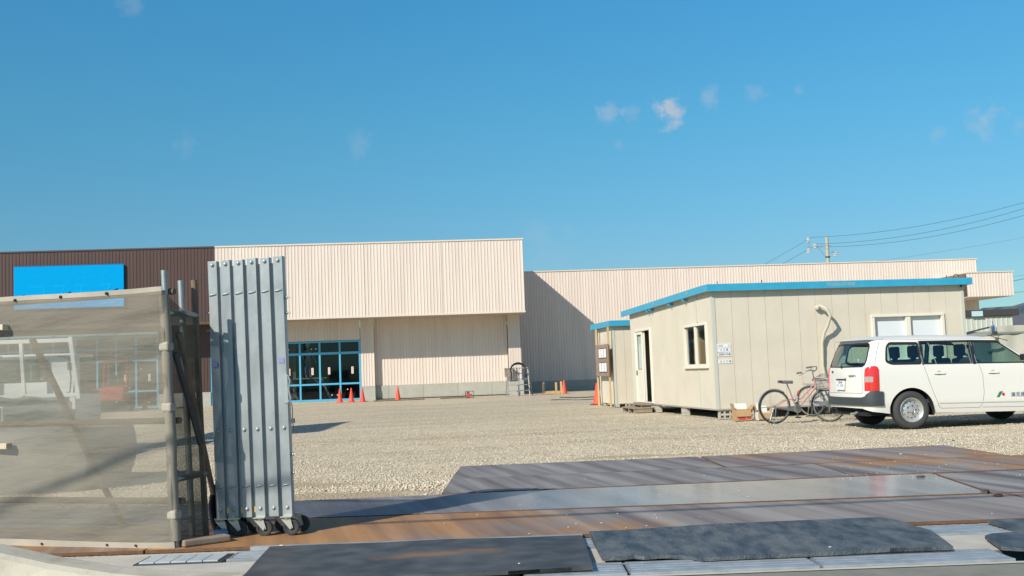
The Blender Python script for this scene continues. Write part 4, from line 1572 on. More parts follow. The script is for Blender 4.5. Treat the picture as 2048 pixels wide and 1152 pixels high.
# ================================================================== BICYCLES
def make_bike(name, label, frame_m, theta, loc, steer, lean, basket=True, rear_rack=True):
    chrome = M('chrome', (.42, .43, .42), .28, .85)
    tyre = M('tyre', (.025, .026, .026), .8)
    blk_ = M('black_plastic', (.03, .03, .032), .5)
    Rw = .335
    t = thing(name, label, 'bicycle', loc, rot=(lean, 0, theta))
    WB = 1.13
    RC, BB = (0, 0, Rw), (.46, 0, .28)
    hd_t, hd_b = Vector((.86, 0, .86)), Vector((.90, 0, .68))

    def wheel(c, mat4, nm):
        tr = MB().tube([(c[0] + (Rw - .017) * math.cos(a), c[1], c[2] + (Rw - .017) * math.sin(a)) for a in [i * 2 * math.pi / 40 for i in range(40)]], .0175, 8, closed=True)
        rm = MB().lathe([(Rw - .045, -.012), (Rw - .030, -.014), (Rw - .028, .014), (Rw - .045, .012), (Rw - .045, -.012)], c, 'Y', 40, cap=False)
        sp = MB()
        for i in range(32):
            a = i * 2 * math.pi / 32
            a2 = a + (.35 if i % 2 else -.35)
            s_ = .03 if (i // 2) % 2 else -.03
            sp.cyl((c[0] + .02 * math.cos(a2), c[1] + s_, c[2] + .02 * math.sin(a2)), (c[0] + (Rw - .04) * math.cos(a), c[1], c[2] + (Rw - .04) * math.sin(a)), .0014, n=4, cap=False)
        hb = MB().cyl((c[0], c[1] - .05, c[2]), (c[0], c[1] + .05, c[2]), .02, n=10)
        if mat4:
            for q in (tr, rm, sp, hb):
                q.move(mat4)
        o_ = tr.build(nm, tyre, t, smooth=True)
        rm.build('rim', chrome, o_, smooth=True)
        sp.build('spokes', chrome, o_)
        hb.build('hub', chrome, o_, smooth=True)

    def fender(c, a0, a1, mat4):
        rows_ = []
        for off in (-.026, -.018, 0, .018, .026):
            rr = Rw + .02 - abs(off) * .5
            rows_.append([(c[0] + rr * math.cos(a), off, c[2] + rr * math.sin(a)) for a in [a0 + (a1 - a0) * i / 20 for i in range(21)]])
        q = MB().grid(rows_)
        st = MB()
        for a in (a0 + .12 * (a1 - a0),):
            for s_ in (-.03, .03):
                st.cyl((c[0], s_ * 1.5, c[2]), (c[0] + Rw * 1.03 * math.cos(a), s_ * .8, c[2] + Rw * 1.03 * math.sin(a)), .003, n=5)
        if mat4:
            q.move(mat4)
            st.move(mat4)
        o_ = q.build('mudguard', chrome, t, smooth=True)
        st.build('stay', chrome, o_)
    wheel(RC, None, 'wheel')
    fender(RC, R(200), R(50), None)
    # frame
    fr_ = MB()
    stt = Vector((.32, 0, .66))
    fr_.tube([BB, stt], .016, 10)
    cur = [hd_b + Vector((-.01, 0, .02)), Vector((.72, 0, .52)), Vector((.56, 0, .36)), Vector(BB)]
    fr_.tube(cur, .019, 10)
    cur2 = [hd_b + Vector((-.03, 0, .09)), Vector((.70, 0, .60)), Vector((.56, 0, .47)), Vector((.40, 0, .46))]
    fr_.tube(cur2, .013, 10)
    for s_ in (-.045, .045):
        fr_.tube([Vector(BB) + Vector((0, s_ * .6, 0)), Vector(RC) + Vector((0, s_ * 1.2, 0))], .010, 8)
        fr_.tube([Vector((.385, s_ * .4, .47)), Vector((.2, s_, .45)), Vector((.08, s_ * 1.2, .38)), Vector(RC) + Vector((0, s_ * 1.2, 0))], .009, 8)
    fr_.tube([hd_b - (hd_t - hd_b) * .05, hd_t], .021, 10)
    fr_.build('frame', frame_m, t, smooth=True)
    # saddle
    MB().cyl(stt - Vector((-.03, 0, .08)), stt + Vector((-.045, 0, .12)), .0125).build('seat_post', chrome, t, smooth=True)
    sx_, sz_ = stt.x - .05, stt.z + .15
    rows_ = []
    for i in range(9):
        f_ = i / 8
        x_ = sx_ - .14 + .27 * f_
        w_ = .095 * (1 - f_) ** .8 + .018
        rows_.append([(x_, w_ * math.sin(a), sz_ + .012 * (1 - f_) + .028 * math.cos(a) - (.02 if abs(a) > 1.6 else 0)) for a in [-2.1 + 4.2 * j / 10 for j in range(11)]])
    MB().grid(rows_).build('saddle', blk_ if name != 'pink_bicycle' else M('saddle_grey', (.20, .19, .18), .6), t, smooth=True)
    # crank, chain case, pedals
    MB().lathe([(.075, -.055), (.085, -.05), (.085, -.045), (.0, -.044)], BB, 'Y', 24).build('chainring', chrome, t, smooth=True)
    MB().prism([(.0, .30), (.46, .345), (.52, .33), (.545, .28), (.52, .23), (.46, .215), (.0, .305)], -.048, -.036, 'Y').build('chain_case', M('chain_case', (.22, .25, .27), .35, .5), t, bevel=.003)
    MB().bar((BB[0], -.07, BB[2]), (BB[0] - .03, -.07, BB[2] - .165), .018).bar((BB[0], .06, BB[2]), (BB[0] + .03, .06, BB[2] + .165), .018).build('crank', chrome, t)
    MB().box(BB[0] - .075, BB[0] + .015, -.155, -.075, BB[2] - .175, BB[2] - .15).box(BB[0] - .015, BB[0] + .075, .065, .145, BB[2] + .15, BB[2] + .175).build('pedal', blk_, t)
    # stand
    MB().tube([(0, .06, Rw - .02), (-.06, .10, .03), (-.07, -.10, .03), (0, -.06, Rw - .02)], .009, 8).build('stand', chrome, t, smooth=True)
    # fork + front wheel, steered about the head axis
    ax = (hd_t - hd_b).normalized()
    m4 = Matrix.Translation(hd_b) @ Matrix.Rotation(steer, 4, ax) @ Matrix.Translation(-hd_b)
    FC = (WB, 0, Rw)
    wheel(FC, m4, 'wheel')
    fender(FC, R(195), R(35), m4)
    q = MB()
    for s_ in (-.05, .05):
        q.tube([hd_b + Vector((0, s_ * .7, -.0)), hd_b + Vector((.04, s_, -.12)), Vector((FC[0] - .06, s_, FC[2] + .1)), Vector(FC) + Vector((0, s_, 0))], .011, 8)
    q.tube([hd_b + Vector((0, -.04, 0)), hd_b + Vector((0, .04, 0))], .014, 8)
    q.move(m4).build('fork', chrome, t, smooth=True)
    q = MB()
    st_ = hd_t + ax * .14
    q.tube([hd_t, st_, st_ + Vector((.04, 0, .01))], .013, 8)
    c_ = st_ + Vector((.04, 0, .01))
    bar = []
    for s_ in (-1, 1):
        bar.append([c_, c_ + Vector((.02, s_ * .08, .03)), c_ + Vector((-.02, s_ * .18, .06)), c_ + Vector((-.13, s_ * .26, .03)), c_ + Vector((-.24, s_ * .27, .0))])
    for bpts in bar:
        q.tube(bpts, .0115, 8)
    q.move(m4).build('handlebar', chrome, t, smooth=True)
    for s_, bpts in zip((-1, 1), bar):
        a_, b_ = bpts[-2].lerp(bpts[-1], .15), bpts[-1] + Vector((-.02, 0, 0))
        MB().cyl(a_, b_, .018, n=10).move(m4).build('grip', blk_ if name != 'pink_bicycle' else M('grip_brown', (.14, .10, .09), .7), t, smooth=True)
        MB().tube([bpts[-2] + Vector((.02, 0, -.02)), bpts[-2] + Vector((-.03, -s_ * .01, -.045)), b_ + Vector((.05, 0, -.05))], .006, 6).move(m4).build('brake_lever', chrome, t, smooth=True)
    if basket:
        q = MB()
        cx_, cz_ = hd_t.x + .22, hd_t.z - .05
        for k_ in range(8):
            z_ = cz_ - .12 + k_ * .033
            e_ = k_ / 7 * .04
            rect = [(cx_ - .12 - e_ * .3, -.13 - e_, z_), (cx_ + .12 + e_, -.13 - e_, z_), (cx_ + .12 + e_, .13 + e_, z_), (cx_ - .12 - e_ * .3, .13 + e_, z_)]
            for i in range(4):
                q.cyl(rect[i], rect[(i + 1) % 4], .0032 if k_ < 7 else .006, n=5, cap=False)
        for i in range(9):
            for s_ in (-1, 1):
                x_ = -.12 + .24 * i / 8
                q.cyl((cx_ + x_, s_ * .13, cz_ - .12), (cx_ + x_ * 1.15, s_ * .17, cz_ + .111), .0026, n=4, cap=False)
                q.cyl((cx_ + s_ * .12, x_ * 1.05, cz_ - .12), (cx_ + s_ * .12 + (.04 if s_ > 0 else -.012), x_ * 1.4, cz_ + .111), .0026, n=4, cap=False)
                q.cyl((cx_ - .12, x_ * 1.05, cz_ - .12), (cx_ + .12, x_ * 1.05, cz_ - .12), .0026, n=4, cap=False)
        q.move(m4).build('basket', M('basket_wire', (.36, .36, .35), .35, .8), t)
        MB().cyl((hd_t.x + .10, 0, hd_t.z - .20), (hd_t.x + .17, 0, hd_t.z - .21), .032).move(m4).build('lamp', blk_, t)
    if rear_rack:
        q = MB()
        for s_ in (-.05, 0, .05):
            q.tube([(.24, s_, .70), (-.14, s_, .715)], .005, 6)
        q.tube([(-.14, -.05, .715), (-.14, .05, .715)], .005, 6)
        for s_ in (-.06, .06):
            q.tube([(-.05, s_ * .8, .71), (0, s_, Rw)], .005, 6)
        if name != 'pink_bicycle':
            q.build('rack', chrome, t, smooth=True)
    MB().box(-Rw - .035, -Rw - .022, -.03, .03, Rw - .05, Rw + .10).build('reflector', M('reflector', (.7, .7, .66), .3), t, bevel=.004)
    return t


pink = M('pink_paint', (.50, .29, .27), .4, .2, coat=.3)
bk = make_bike('pink_bicycle', 'pink city bicycle with a wire basket, front wheel turned towards the road', pink, R(11), (5.09, 21.35, 0), R(-48), R(2))
MB().tube([(.40, .0, .50), (.42, -.04, .58), (.46, -.05, .52), (.47, -.02, .44), (.43, .02, .40), (.40, 0, .46)], .016, 8).build('lock', M('lock_grey', (.5, .52, .52), .4), bk, smooth=True)
MB().ball((.50, -.03, .60), .03, 8).build('reflector', M('red_plastic', (.6, .04, .05), .3), bk)
bb_ = make_bike('dark_bicycle', 'dark blue bicycle leaning between the office wall and the van', M('blue_paint', (.03, .07, .22), .35, .3), R(-42), (6.45, 23.62, 0), R(20), R(5), basket=True)


# ================================================================== WHITE WAGON
van = thing('white_wagon', 'white company wagon with red tail lamps parked side on before the site office', 'car', (6.71, 18.49, 0), R(7))
paint = M('van_white', (.71, .70, .65), .38, 0, coat=.22, spec=.4)
plastic = M('bumper_grey', (.045, .055, .062), .55)
vglass = glass('van_glass', (.62, .76, .67), .03)
black_trim = M('black_trim', (.02, .022, .025), .35)
CY = .76            # centre line


def lerp_t(tab, z):
    if z <= tab[0][0]:
        return tab[0][1]
    for (a, va), (b, vb) in zip(tab[:-1], tab[1:]):
        if z <= b:
            return va + (vb - va) * (z - a) / (b - a)
    return tab[-1][1]


W_T = [(.22, .79), (.3, .815), (.40, .835), (.415, .845), (.60, .85), (.9, .848), (1.06, .835), (1.10, .825), (1.3, .775), (1.46, .725), (1.51, .70)]
XR_T = [(.22, -.78), (.3, -.84), (.5, -.86), (.64, -.855), (1.0, -.84), (1.1, -.815), (1.3, -.74), (1.46, -.655), (1.52, -.60)]
XF_T = [(.22, 3.22), (.35, 3.32), (.7, 3.30), (.88, 3.12), (1.0, 2.45), (1.05, 2.34), (1.25, 2.03), (1.46, 1.68), (1.51, 1.58)]
PC, LC = -.55, .30


def S(p, z, off=0.0):
    """point on the near half of the body; p = x along the side, then round the corner to the rear centre line"""
    w_, xr = lerp_t(W_T, z), lerp_t(XR_T, z)
    sh = 0
    zo = z if z < 1.09 else 1.09 + (z - 1.09) * 1.115
    if p >= PC:
        f_ = max(0, 1 - (p - PC) / .5)
        x_ = p + ((xr + .27) - PC) * f_ * f_
        return Vector((x_, CY - w_ - off, zo - .02 * x_))
    xc = xr + .27
    if p >= PC - LC:
        a_ = (PC - p) / LC * math.pi / 2
        ex = 1.35
        sa, ca = math.sin(a_), math.cos(a_)
        x_ = xc - .20 * sa ** (2 / 2.2) - off * sa
        y_ = CY - w_ + .20 * (1 - max(ca, 0) ** (2 / 2.2)) - off * ca
        return Vector((x_, y_, zo - .02 * x_))
    q = (PC - LC) - p
    y_ = CY - w_ + .20 + q
    k_ = 1 - ((CY - y_) / w_) ** 2
    k0 = 1 - ((w_ - .20) / w_) ** 2
    x_ = xc - .20 - .07 * (k_ - k0) / (1 - k0) - off
    return Vector((x_, y_, zo - .02 * x_))


def rear_p(yfrac, z=.8):
    """p of the point at y = CY - yfrac on the rear face"""
    return (PC - LC) - (lerp_t(W_T, z) - .20 - yfrac)


def patch(outer, holes, off, name, mat, parent, both=True, step=.07, thick=0.0, smooth=True, solid=None):
    pts = []
    cons = []

    def addloop(lp):
        s0 = len(pts)
        out = []
        n = len(lp)
        for i in range(n):
            a_, b_ = Vector(lp[i]), Vector(lp[(i + 1) % n])
            k_ = max(1, int((b_ - a_).length / step))
            out += [a_.lerp(b_, j / k_) for j in range(k_)]
        for q in out:
            pts.append(q)
        m_ = len(out)
        for i in range(m_):
            cons.append((s0 + i, s0 + (i + 1) % m_))
        return [tuple(q) for q in out]
    L0 = addloop(outer)
    Lh = [addloop(h) for h in holes]
    xs2 = [q[0] for q in L0]
    zs2 = [q[1] for q in L0]
    nx_, nz_ = int((max(xs2) - min(xs2)) / step), int((max(zs2) - min(zs2)) / step)
    B = np.array([tuple(q) for q in pts])
    for i in range(1, nx_ + 1):
        for j in range(1, nz_ + 1):
            x_ = min(xs2) + step * (i - .5 * (j % 2))
            z_ = min(zs2) + step * j
            if np.min((B[:, 0] - x_) ** 2 + (B[:, 1] - z_) ** 2) < (step * .45) ** 2:
                continue
            if in_poly(x_, z_, L0) and not any(in_poly(x_, z_, h) for h in Lh):
                pts.append(Vector((x_, z_)))
    r_ = delaunay_2d_cdt(pts, cons, [], 0, 1e-6)
    V, Fc = r_[0], r_[2]
    fs = []
    for f in Fc:
        c = (V[f[0]] + V[f[1]] + V[f[2]]) / 3
        if in_poly(c.x, c.y, L0) and not any(in_poly(c.x, c.y, h) for h in Lh):
            fs.append(tuple(f))
    m_ = MB()
    vs = [S(v.x, v.y, off) for v in V]
    m_.add(vs, fs)
    if thick:
        vs2 = [S(v.x, v.y, off - thick) for v in V]
        n0 = len(vs)
        m_.v += [tuple(v) for v in vs2]
        m_.f += [tuple(i + n0 for i in reversed(f)) for f in fs]
        ed = {(f[i], f[(i + 1) % 3]) for f in fs for i in range(3)}
        for (a_, b_) in ed:
            if (b_, a_) not in ed:
                m_.f.append((b_, a_, a_ + n0, b_ + n0))
    if both:
        n0 = len(m_.v)
        m_.v += [(v[0], 2 * CY - v[1], v[2]) for v in list(m_.v)]
        m_.f += [tuple(i + n0 for i in reversed(f)) for f in list(m_.f)]
    return m_.build(name, mat, parent, smooth=smooth)


def rnd(poly, r=.04, k=4):
    out = []
    n = len(poly)
    for i in range(n):
        a_, b_, c_ = Vector(poly[i - 1]), Vector(poly[i]), Vector(poly[(i + 1) % n])
        rr = min(r, (a_ - b_).length * .45, (c_ - b_).length * .45)
        p_, q_ = b_ + (a_ - b_).normalized() * rr, b_ + (c_ - b_).normalized() * rr
        for j in range(k + 1):
            t_ = j / k
            out.append(tuple(p_ * (1 - t_) ** 2 + b_ * 2 * t_ * (1 - t_) + q_ * t_ * t_))
    return out


CEN = rear_p(0.0)


def cenp(z):
    return (PC - LC) - (lerp_t(W_T, z) - .20)


# outline of half body in (p, z)
low = .26
front_edge = [(lerp_t(XF_T, z) - .02, z) for z in (.26, .4, .7, .88, 1.0, 1.05, 1.25, 1.478)]
rear_edge = [(cenp(z), z) for z in (1.46, 1.3, 1.1, 1.0, .8, .6, .45, .36)]
outer = [(PC + .0, .27), (-.42, .26)]


def arch(cx, r_, cz=.30):
    return [(cx + r_ * math.cos(a_), cz + r_ * math.sin(a_)) for a_ in [math.pi + (-math.pi) * i / 24 for i in range(25)]]


A1 = arch(0.02, .395, .30)
A2 = arch(2.55, .37, .30)
A1[0] = (A1[0][0], .26)
A1[-1] = (A1[-1][0], .26)
A2[0] = (A2[0][0], .26)
A2[-1] = (A2[-1][0], .26)
outer = [(cenp(.36), .36), (PC - LC, .35), (PC - .1, .30)] + A1 + A2 + front_edge + rear_edge
w_q = rnd([(-.42, 1.13), (-.30, 1.085), (.245, 1.085), (.245, 1.435), (-.33, 1.44), (-.42, 1.38)], .05)
w_r = rnd([(.275, 1.085), (1.165, 1.085), (1.165, 1.445), (.275, 1.445)], .02)
w_f = rnd([(1.215, 1.085), (2.21, 1.085), (2.12, 1.16), (1.70, 1.43), (1.215, 1.445)], .02)
tg_ = rnd([(cenp(1.1) - .3, 1.12), (PC - LC * .35, 1.12), (PC - LC * .22, 1.2), (PC - LC * .28, 1.43), (PC - LC * .5, 1.46 - .015), (cenp(1.4) - .3, 1.445)], .05)
# tailgate glass hole reaches the centre line: clip it there
tg_ = [(cenp(1.05), 1.05), (PC - LC * .92, 1.055), (PC - LC * .72, 1.09), (PC - LC * .62, 1.17), (PC - LC * .60, 1.36), (PC - LC * .68, 1.42), (PC - LC * .85, 1.435), (cenp(1.43), 1.435)]
outer_r = [(cenp(.36), .36), (PC - LC, .35), (PC - .1, .30)] + A1 + A2 + front_edge + [(cenp(1.478), 1.478)] + tg_[::-1] + [(cenp(z), z) for z in (1.0, .8, .6, .45)]
body = patch(outer_r, [w_q, w_r, w_f], 0, 'body', paint, van, step=.06)
# roof
rows = []
zt = 1.523
nX = 30
for i in range(nX + 1):
    f_ = i / nX
    row = []
    for j in range(-10, 11):
        g_ = j / 10
        # superellipse plan between rear and front edge
        xr_, xf_ = -.655 - .07 * (1 - g_ * g_), 1.66 + .10 * (1 - g_ * g_)
        e_ = max(0, 1 - abs(2 * f_ - 1) ** 7) ** (1 / 7)
        x_ = xr_ + (xf_ - xr_) * f_
        half = .725 * (.90 + .10 * min(1, f_ / .10)) * (1 if f_ < .93 else 1)
        y_ = CY + g_ * half
        crown = .055 * (1 - abs(g_) ** 3.2) * (1 - abs(2 * f_ - 1) ** 8) + .0
        crown += .03 * (1 - (2 * f_ - 1) ** 2) * (1 - g_ ** 6)
        z_ = zt + crown - .02 * x_
        row.append((x_, y_, z_))
    rows.append(row)
MB().grid(rows).build('roof', paint, van, smooth=True)
# antenna + drip rail
MB().cyl((1.56, CY - .66, 1.55), (1.95, CY - .64, 1.44), .006, n=6).build('antenna', black_trim, van)
mb = MB()
mb.tube([S(x_, 1.478, .002) for x_ in [-.5 + i * .1 for i in range(22)]], .009, 6)
mb.build('drip_rail', paint, van, smooth=True)
# front end
rows = []
for z in (.26, .4, .55, .7, .8, .88, .94, 1.0):
    xf_, w_ = lerp_t(XF_T, z), lerp_t(W_T, z)
    rows.append([(xf_ - .02 + .10 * (1 - abs(j / 8) ** 3), CY + w_ * j / 8, z - .02 * xf_ + .03 * (1 - abs(j / 8) ** 3) * (z > .85)) for j in range(-8, 9)])
MB().grid(rows).build('bonnet', paint, van, smooth=True)
rows = []
for z in (1.0, 1.15, 1.3, 1.46):
    xf_, w_ = lerp_t(XF_T, z), lerp_t(W_T, z)
    rows.append([(xf_ - .02 + .10 * (1 - abs(j / 8) ** 3), CY + w_ * j / 8, (z if z < 1.09 else 1.09 + (z - 1.09) * 1.115) - .02 * xf_) for j in range(-8, 9)])
MB().grid(rows).build('windscreen', vglass, van, smooth=True)
for s_ in (-1, 1):
    MB().box(3.27, 3.36, CY + s_ * .62 - .17, CY + s_ * .62 + .17, .58, .76).build('headlight', M('lamp_clear', (.6, .62, .62), .1, .3), van, bevel=.03)
MB().box(3.3, 3.39, CY - .35, CY + .35, .5, .68).build('grille', black_trim, van, bevel=.02)
# glass panes
patch(w_q, [], -.012, 'window', vglass, van, step=.1)
patch(w_r, [], -.012, 'window', vglass, van, step=.1)
patch(w_f, [], -.012, 'window', vglass, van, step=.1)
patch(tg_, [], -.010, 'rear_window', vglass, van, step=.06)


def ring(poly, inset):
    c = sum((Vector(q) for q in poly), Vector((0, 0))) / len(poly)
    n = len(poly)
    out = []
    for i in range(n):
        a_, b_, c_ = Vector(poly[i - 1]), Vector(poly[i]), Vector(poly[(i + 1) % n])
        t_ = (c_ - a_).normalized()
        nrm = Vector((-t_.y, t_.x))
        if nrm.dot(c - b_) < 0:
            nrm = -nrm
        out.append(tuple(b_ + nrm * inset))
    return out


for q, ins in ((w_q, .045), (w_r, .022), (w_f, .022)):
    patch(q, [ring(q, ins)], -.004, 'window_seal', black_trim, van, step=.08)
# dark ceramic rim on the tailgate glass
tin = [(cenp(1.075), 1.075), (PC - LC * .95, 1.08), (PC - LC * .80, 1.11), (PC - LC * .72, 1.18), (PC - LC * .70, 1.35), (PC - LC * .76, 1.40), (PC - LC * .9, 1.41), (cenp(1.41), 1.41)]
patch(tg_[:-1] + [tg_[-1]] + tin[::-1], [], -.004, 'window_seal', black_trim, van, step=.05)
# black door visors above the side windows and black pillars
vis = [(.262, 1.05 + .035), (.30, 1.085), (.325, 1.40), (1.185, 1.412), (1.67, 1.405), (2.14, 1.14), (2.23, 1.10), (2.20, 1.14), (1.72, 1.462), (1.2, 1.475), (.262, 1.472)]
patch([(.255, 1.425), (1.17, 1.43), (1.70, 1.40), (1.74, 1.415), (1.66, 1.448), (1.2, 1.455), (.255, 1.452)], [], .014, 'window_visor', black_trim, van, step=.08)
patch([(1.165, 1.08), (1.222, 1.08), (1.222, 1.43), (1.165, 1.43)], [], .004, 'pillar', black_trim, van, step=.1)
patch([(.245, 1.08), (.275, 1.08), (.275, 1.43), (.245, 1.43)], [], .004, 'pillar', black_trim, van, step=.1)
mb = MB()
for x0_, x1_, z0_, z1_ in ((.505, .42, 1.09, 1.43), (1.135, 1.09, 1.09, 1.42), (1.235, 1.19, 1.10, 1.45), (.262, .245, 1.10, 1.45)):
    for s_ in (0, 1):
        a_, b_ = S(x0_, z0_, .002), S(x1_, z1_, .002)
        if s_:
            a_.y, b_.y = 2 * CY - a_.y, 2 * CY - b_.y
        mb.bar(a_, b_, .014, .01)
mb.build('window_bar', M('bar_grey', (.35, .37, .38), .3, .6), van)
# seams
seam_m = M('seam', (.10, .10, .095), .8)


def seam(pl, wd=.006, off=.0012):
    m_ = MB()
    for a_, b_ in zip(pl[:-1], pl[1:]):
        a_, b_ = Vector(a_), Vector(b_)
        t_ = (b_ - a_).normalized()
        nrm = Vector((-t_.y, t_.x)) * wd / 2
        k_ = max(1, int((b_ - a_).length / .05))
        for i in range(k_):
            p_, q_ = a_.lerp(b_, i / k_), a_.lerp(b_, (i + 1) / k_)
            m_.add([S(*(p_ - nrm), off), S(*(p_ + nrm), off), S(*(q_ + nrm), off), S(*(q_ - nrm), off)], [(0, 1, 2, 3)])
    n0 = len(m_.v)
    m_.v += [(v[0], 2 * CY - v[1], v[2]) for v in list(m_.v)]
    m_.f += [tuple(i + n0 for i in f) for f in list(m_.f)]
    return m_


seam([(.27, 1.07), (.30, .95), (.40, .62), (.505, .36), (.55, .335), (1.24, .335), (1.29, .40), (1.325, .6), (1.32, .9), (1.27, 1.075)]).build('door_seam', seam_m, van)
seam([(1.29, .34), (2.05, .335), (2.16, .5), (2.2, .8), (2.22, 1.07)]).build('door_seam', seam_m, van)
seam([(PC - LC * .18, 1.46), (PC - LC * .16, 1.1)]).build('tailgate_seam', seam_m, van)
seam([(cenp(.61), .61), (PC - LC * .93, .61), (PC - LC * .93, 1.09)]).build('tailgate_seam', seam_m, van)
seam([(.50, .425), (2.1, .425)], .012, .003).build('side_crease', M('crease', (.5, .5, .46), .5), van)
# handles
for hx in (.53, 1.51):
    q = patch(rnd([(hx - .10, .92), (hx + .10, .92), (hx + .10, .955), (hx - .10, .955)], .015), [], .022, 'door_handle', paint, van, step=.03, thick=.014)
    q = patch(rnd([(hx - .04, .90), (hx + .05, .90), (hx + .04, .975), (hx - .03, .975)], .03), [], .0015, 'handle_recess', M('recess', (.36, .36, .34), .5), van, step=.03)
# bumper
patch([(cenp(.36), .40), (PC - LC, .40), (PC - .05, .395), (-.475, .395), (-.475, .64), (PC - LC * .35, .655), (PC - LC * .60, .60), (PC - LC * .72, .555), (PC - LC, .54), (cenp(.54), .54)],
      [], .028, 'bumper', plastic, van, step=.05, thick=.05)
# tail lamps
lamp_r = M('lamp_red', (.62, .02, .015), .12, 0, coat=1)
lamp_d = M('lamp_dark_red', (.30, .012, .02), .15, 0, coat=1)
lamp_w = M('lamp_white', (.36, .30, .28), .12, 0, coat=1)
LP = PC - LC * .72
RPp = PC + .015


def lamp(z0_, z1_, mat, nm, top=False):
    if top:
        pl = [(LP, z0_), (RPp, z0_), (RPp, z1_ - .06), (RPp - .025, z1_ - .015), (RPp - .06, z1_), (LP + .09, z1_ - .004), (LP + .045, z1_ - .02), (LP + .015, z1_ - .055)]
    else:
        pl = [(LP, z0_), (RPp, z0_), (RPp, z1_), (LP, z1_)]
    return patch(pl, [], .014, nm, mat, tl, step=.03, thick=.02)


tl = bpy.data.objects.new('tail_lamp', None)
COL.objects.link(tl)
tl.parent = van
lamp(.655, .745, lamp_r, 'lower_lens')
lamp(.747, .80, lamp_r, 'middle_lens')
lamp(.802, .895, lamp_r, 'outer_lens')
patch([(LP + .012, .80), (RPp - .085, .80), (RPp - .085, .895), (LP + .012, .895)], [], .018, 'reversing_lens', lamp_w, tl, step=.03, thick=.004)
lamp(.897, 1.075, lamp_r, 'upper_lens', True)
# number plate and badge and wiper on the tailgate (rear face, near centre)
def rpt(yoff, z, off=0.0):
    """point on rear face; yoff measured from the centre line towards the near side"""
    return S(cenp(z) + yoff, z, off)


q = MB()
c_ = rpt(-.0, .745, .02)
q.obox((c_.x, c_.y, c_.z), (0, 1, 0), (.12, 0, .99), (-.99, 0, .12), .165, .083, .006)
np_o = q.build('number_plate', M('plate_face', (.70, .72, .72), .5), van, bevel=.003)
ink2 = M('plate_ink', (.10, .16, .12), .7)
text('lettering', '三重 400', .045, (c_.x - .008, c_.y, c_.z + .05), (R(90), 0, R(-90)), ink2, np_o)
text('lettering', 'た ･372', .085, (c_.x - .009, c_.y, c_.z - .02), (R(90), 0, R(-90)), ink2, np_o, sx=.9)
q = MB()
q.obox((c_.x + .012, c_.y, c_.z + .098), (0, 1, 0), (0, 0, 1), (1, 0, 0), .18, .014, .012)
q.build('plate_lamp', black_trim, van, bevel=.004)
b_ = rpt(.40, .905, .004)
text('badge', 'PROBOX', .05, (b_.x - .002, b_.y, b_.z), (R(90), 0, R(-78)), M('badge_grey', (.22, .24, .22), .3, .5), van, extr=.003)
q = MB()
a_, b2_, c2_ = rpt(.02, 1.06, .03), rpt(.05, 1.12, .03), rpt(.52, 1.125, .02)
q.cyl(rpt(.02, 1.06, 0), a_, .018, n=8).tube([a_, b2_, c2_], .008, 6)
q.build('wiper', black_trim, van)
q = MB()
k_ = rpt(.16, .86, .006)
q.ball(tuple(k_), .012, 8).ball(tuple(rpt(-.42, .98, .01)), .022, 8)
q.build('lock_barrel', black_trim, van)
c3_ = rpt(.50, 1.17, .0)
MB().lathe([(.028, 0), (.028, .003), (.001, .0031)], (c3_.x - .005, c3_.y, c3_.z), 'X', 14).build('sticker', M('sticker_blue', (.35, .48, .72), .6), van)
# company mark on the front door: green slanted bar, red disc, lettering
def door_pt(x_, z_, off=.003):
    return S(x_, z_, off)


grn = M('mark_green', (.03, .20, .08), .5)
redm_ = M('mark_red', (.55, .035, .03), .5)
navy = M('mark_navy', (.10, .13, .20), .5)
gz_ = [(1.545, .505), (1.595, .505), (1.665, .605), (1.625, .605), (1.60, .595)]
MB().add([door_pt(*q_, .004) for q_ in gz_], [tuple(range(5))]).build('company_mark', grn, van)
MB().add([door_pt(1.672 + .028 * math.cos(i * math.pi / 8), .553 + .028 * math.sin(i * math.pi / 8), .004) for i in range(16)], [tuple(range(16))]).build('company_mark', redm_, van)
c4 = door_pt(2.07, .545, .004)
text('company_name', '庫見建設工業', .085, (c4.x, c4.y, c4.z), (R(90 - 0), 0, 0), navy, van, spacing=1.04)
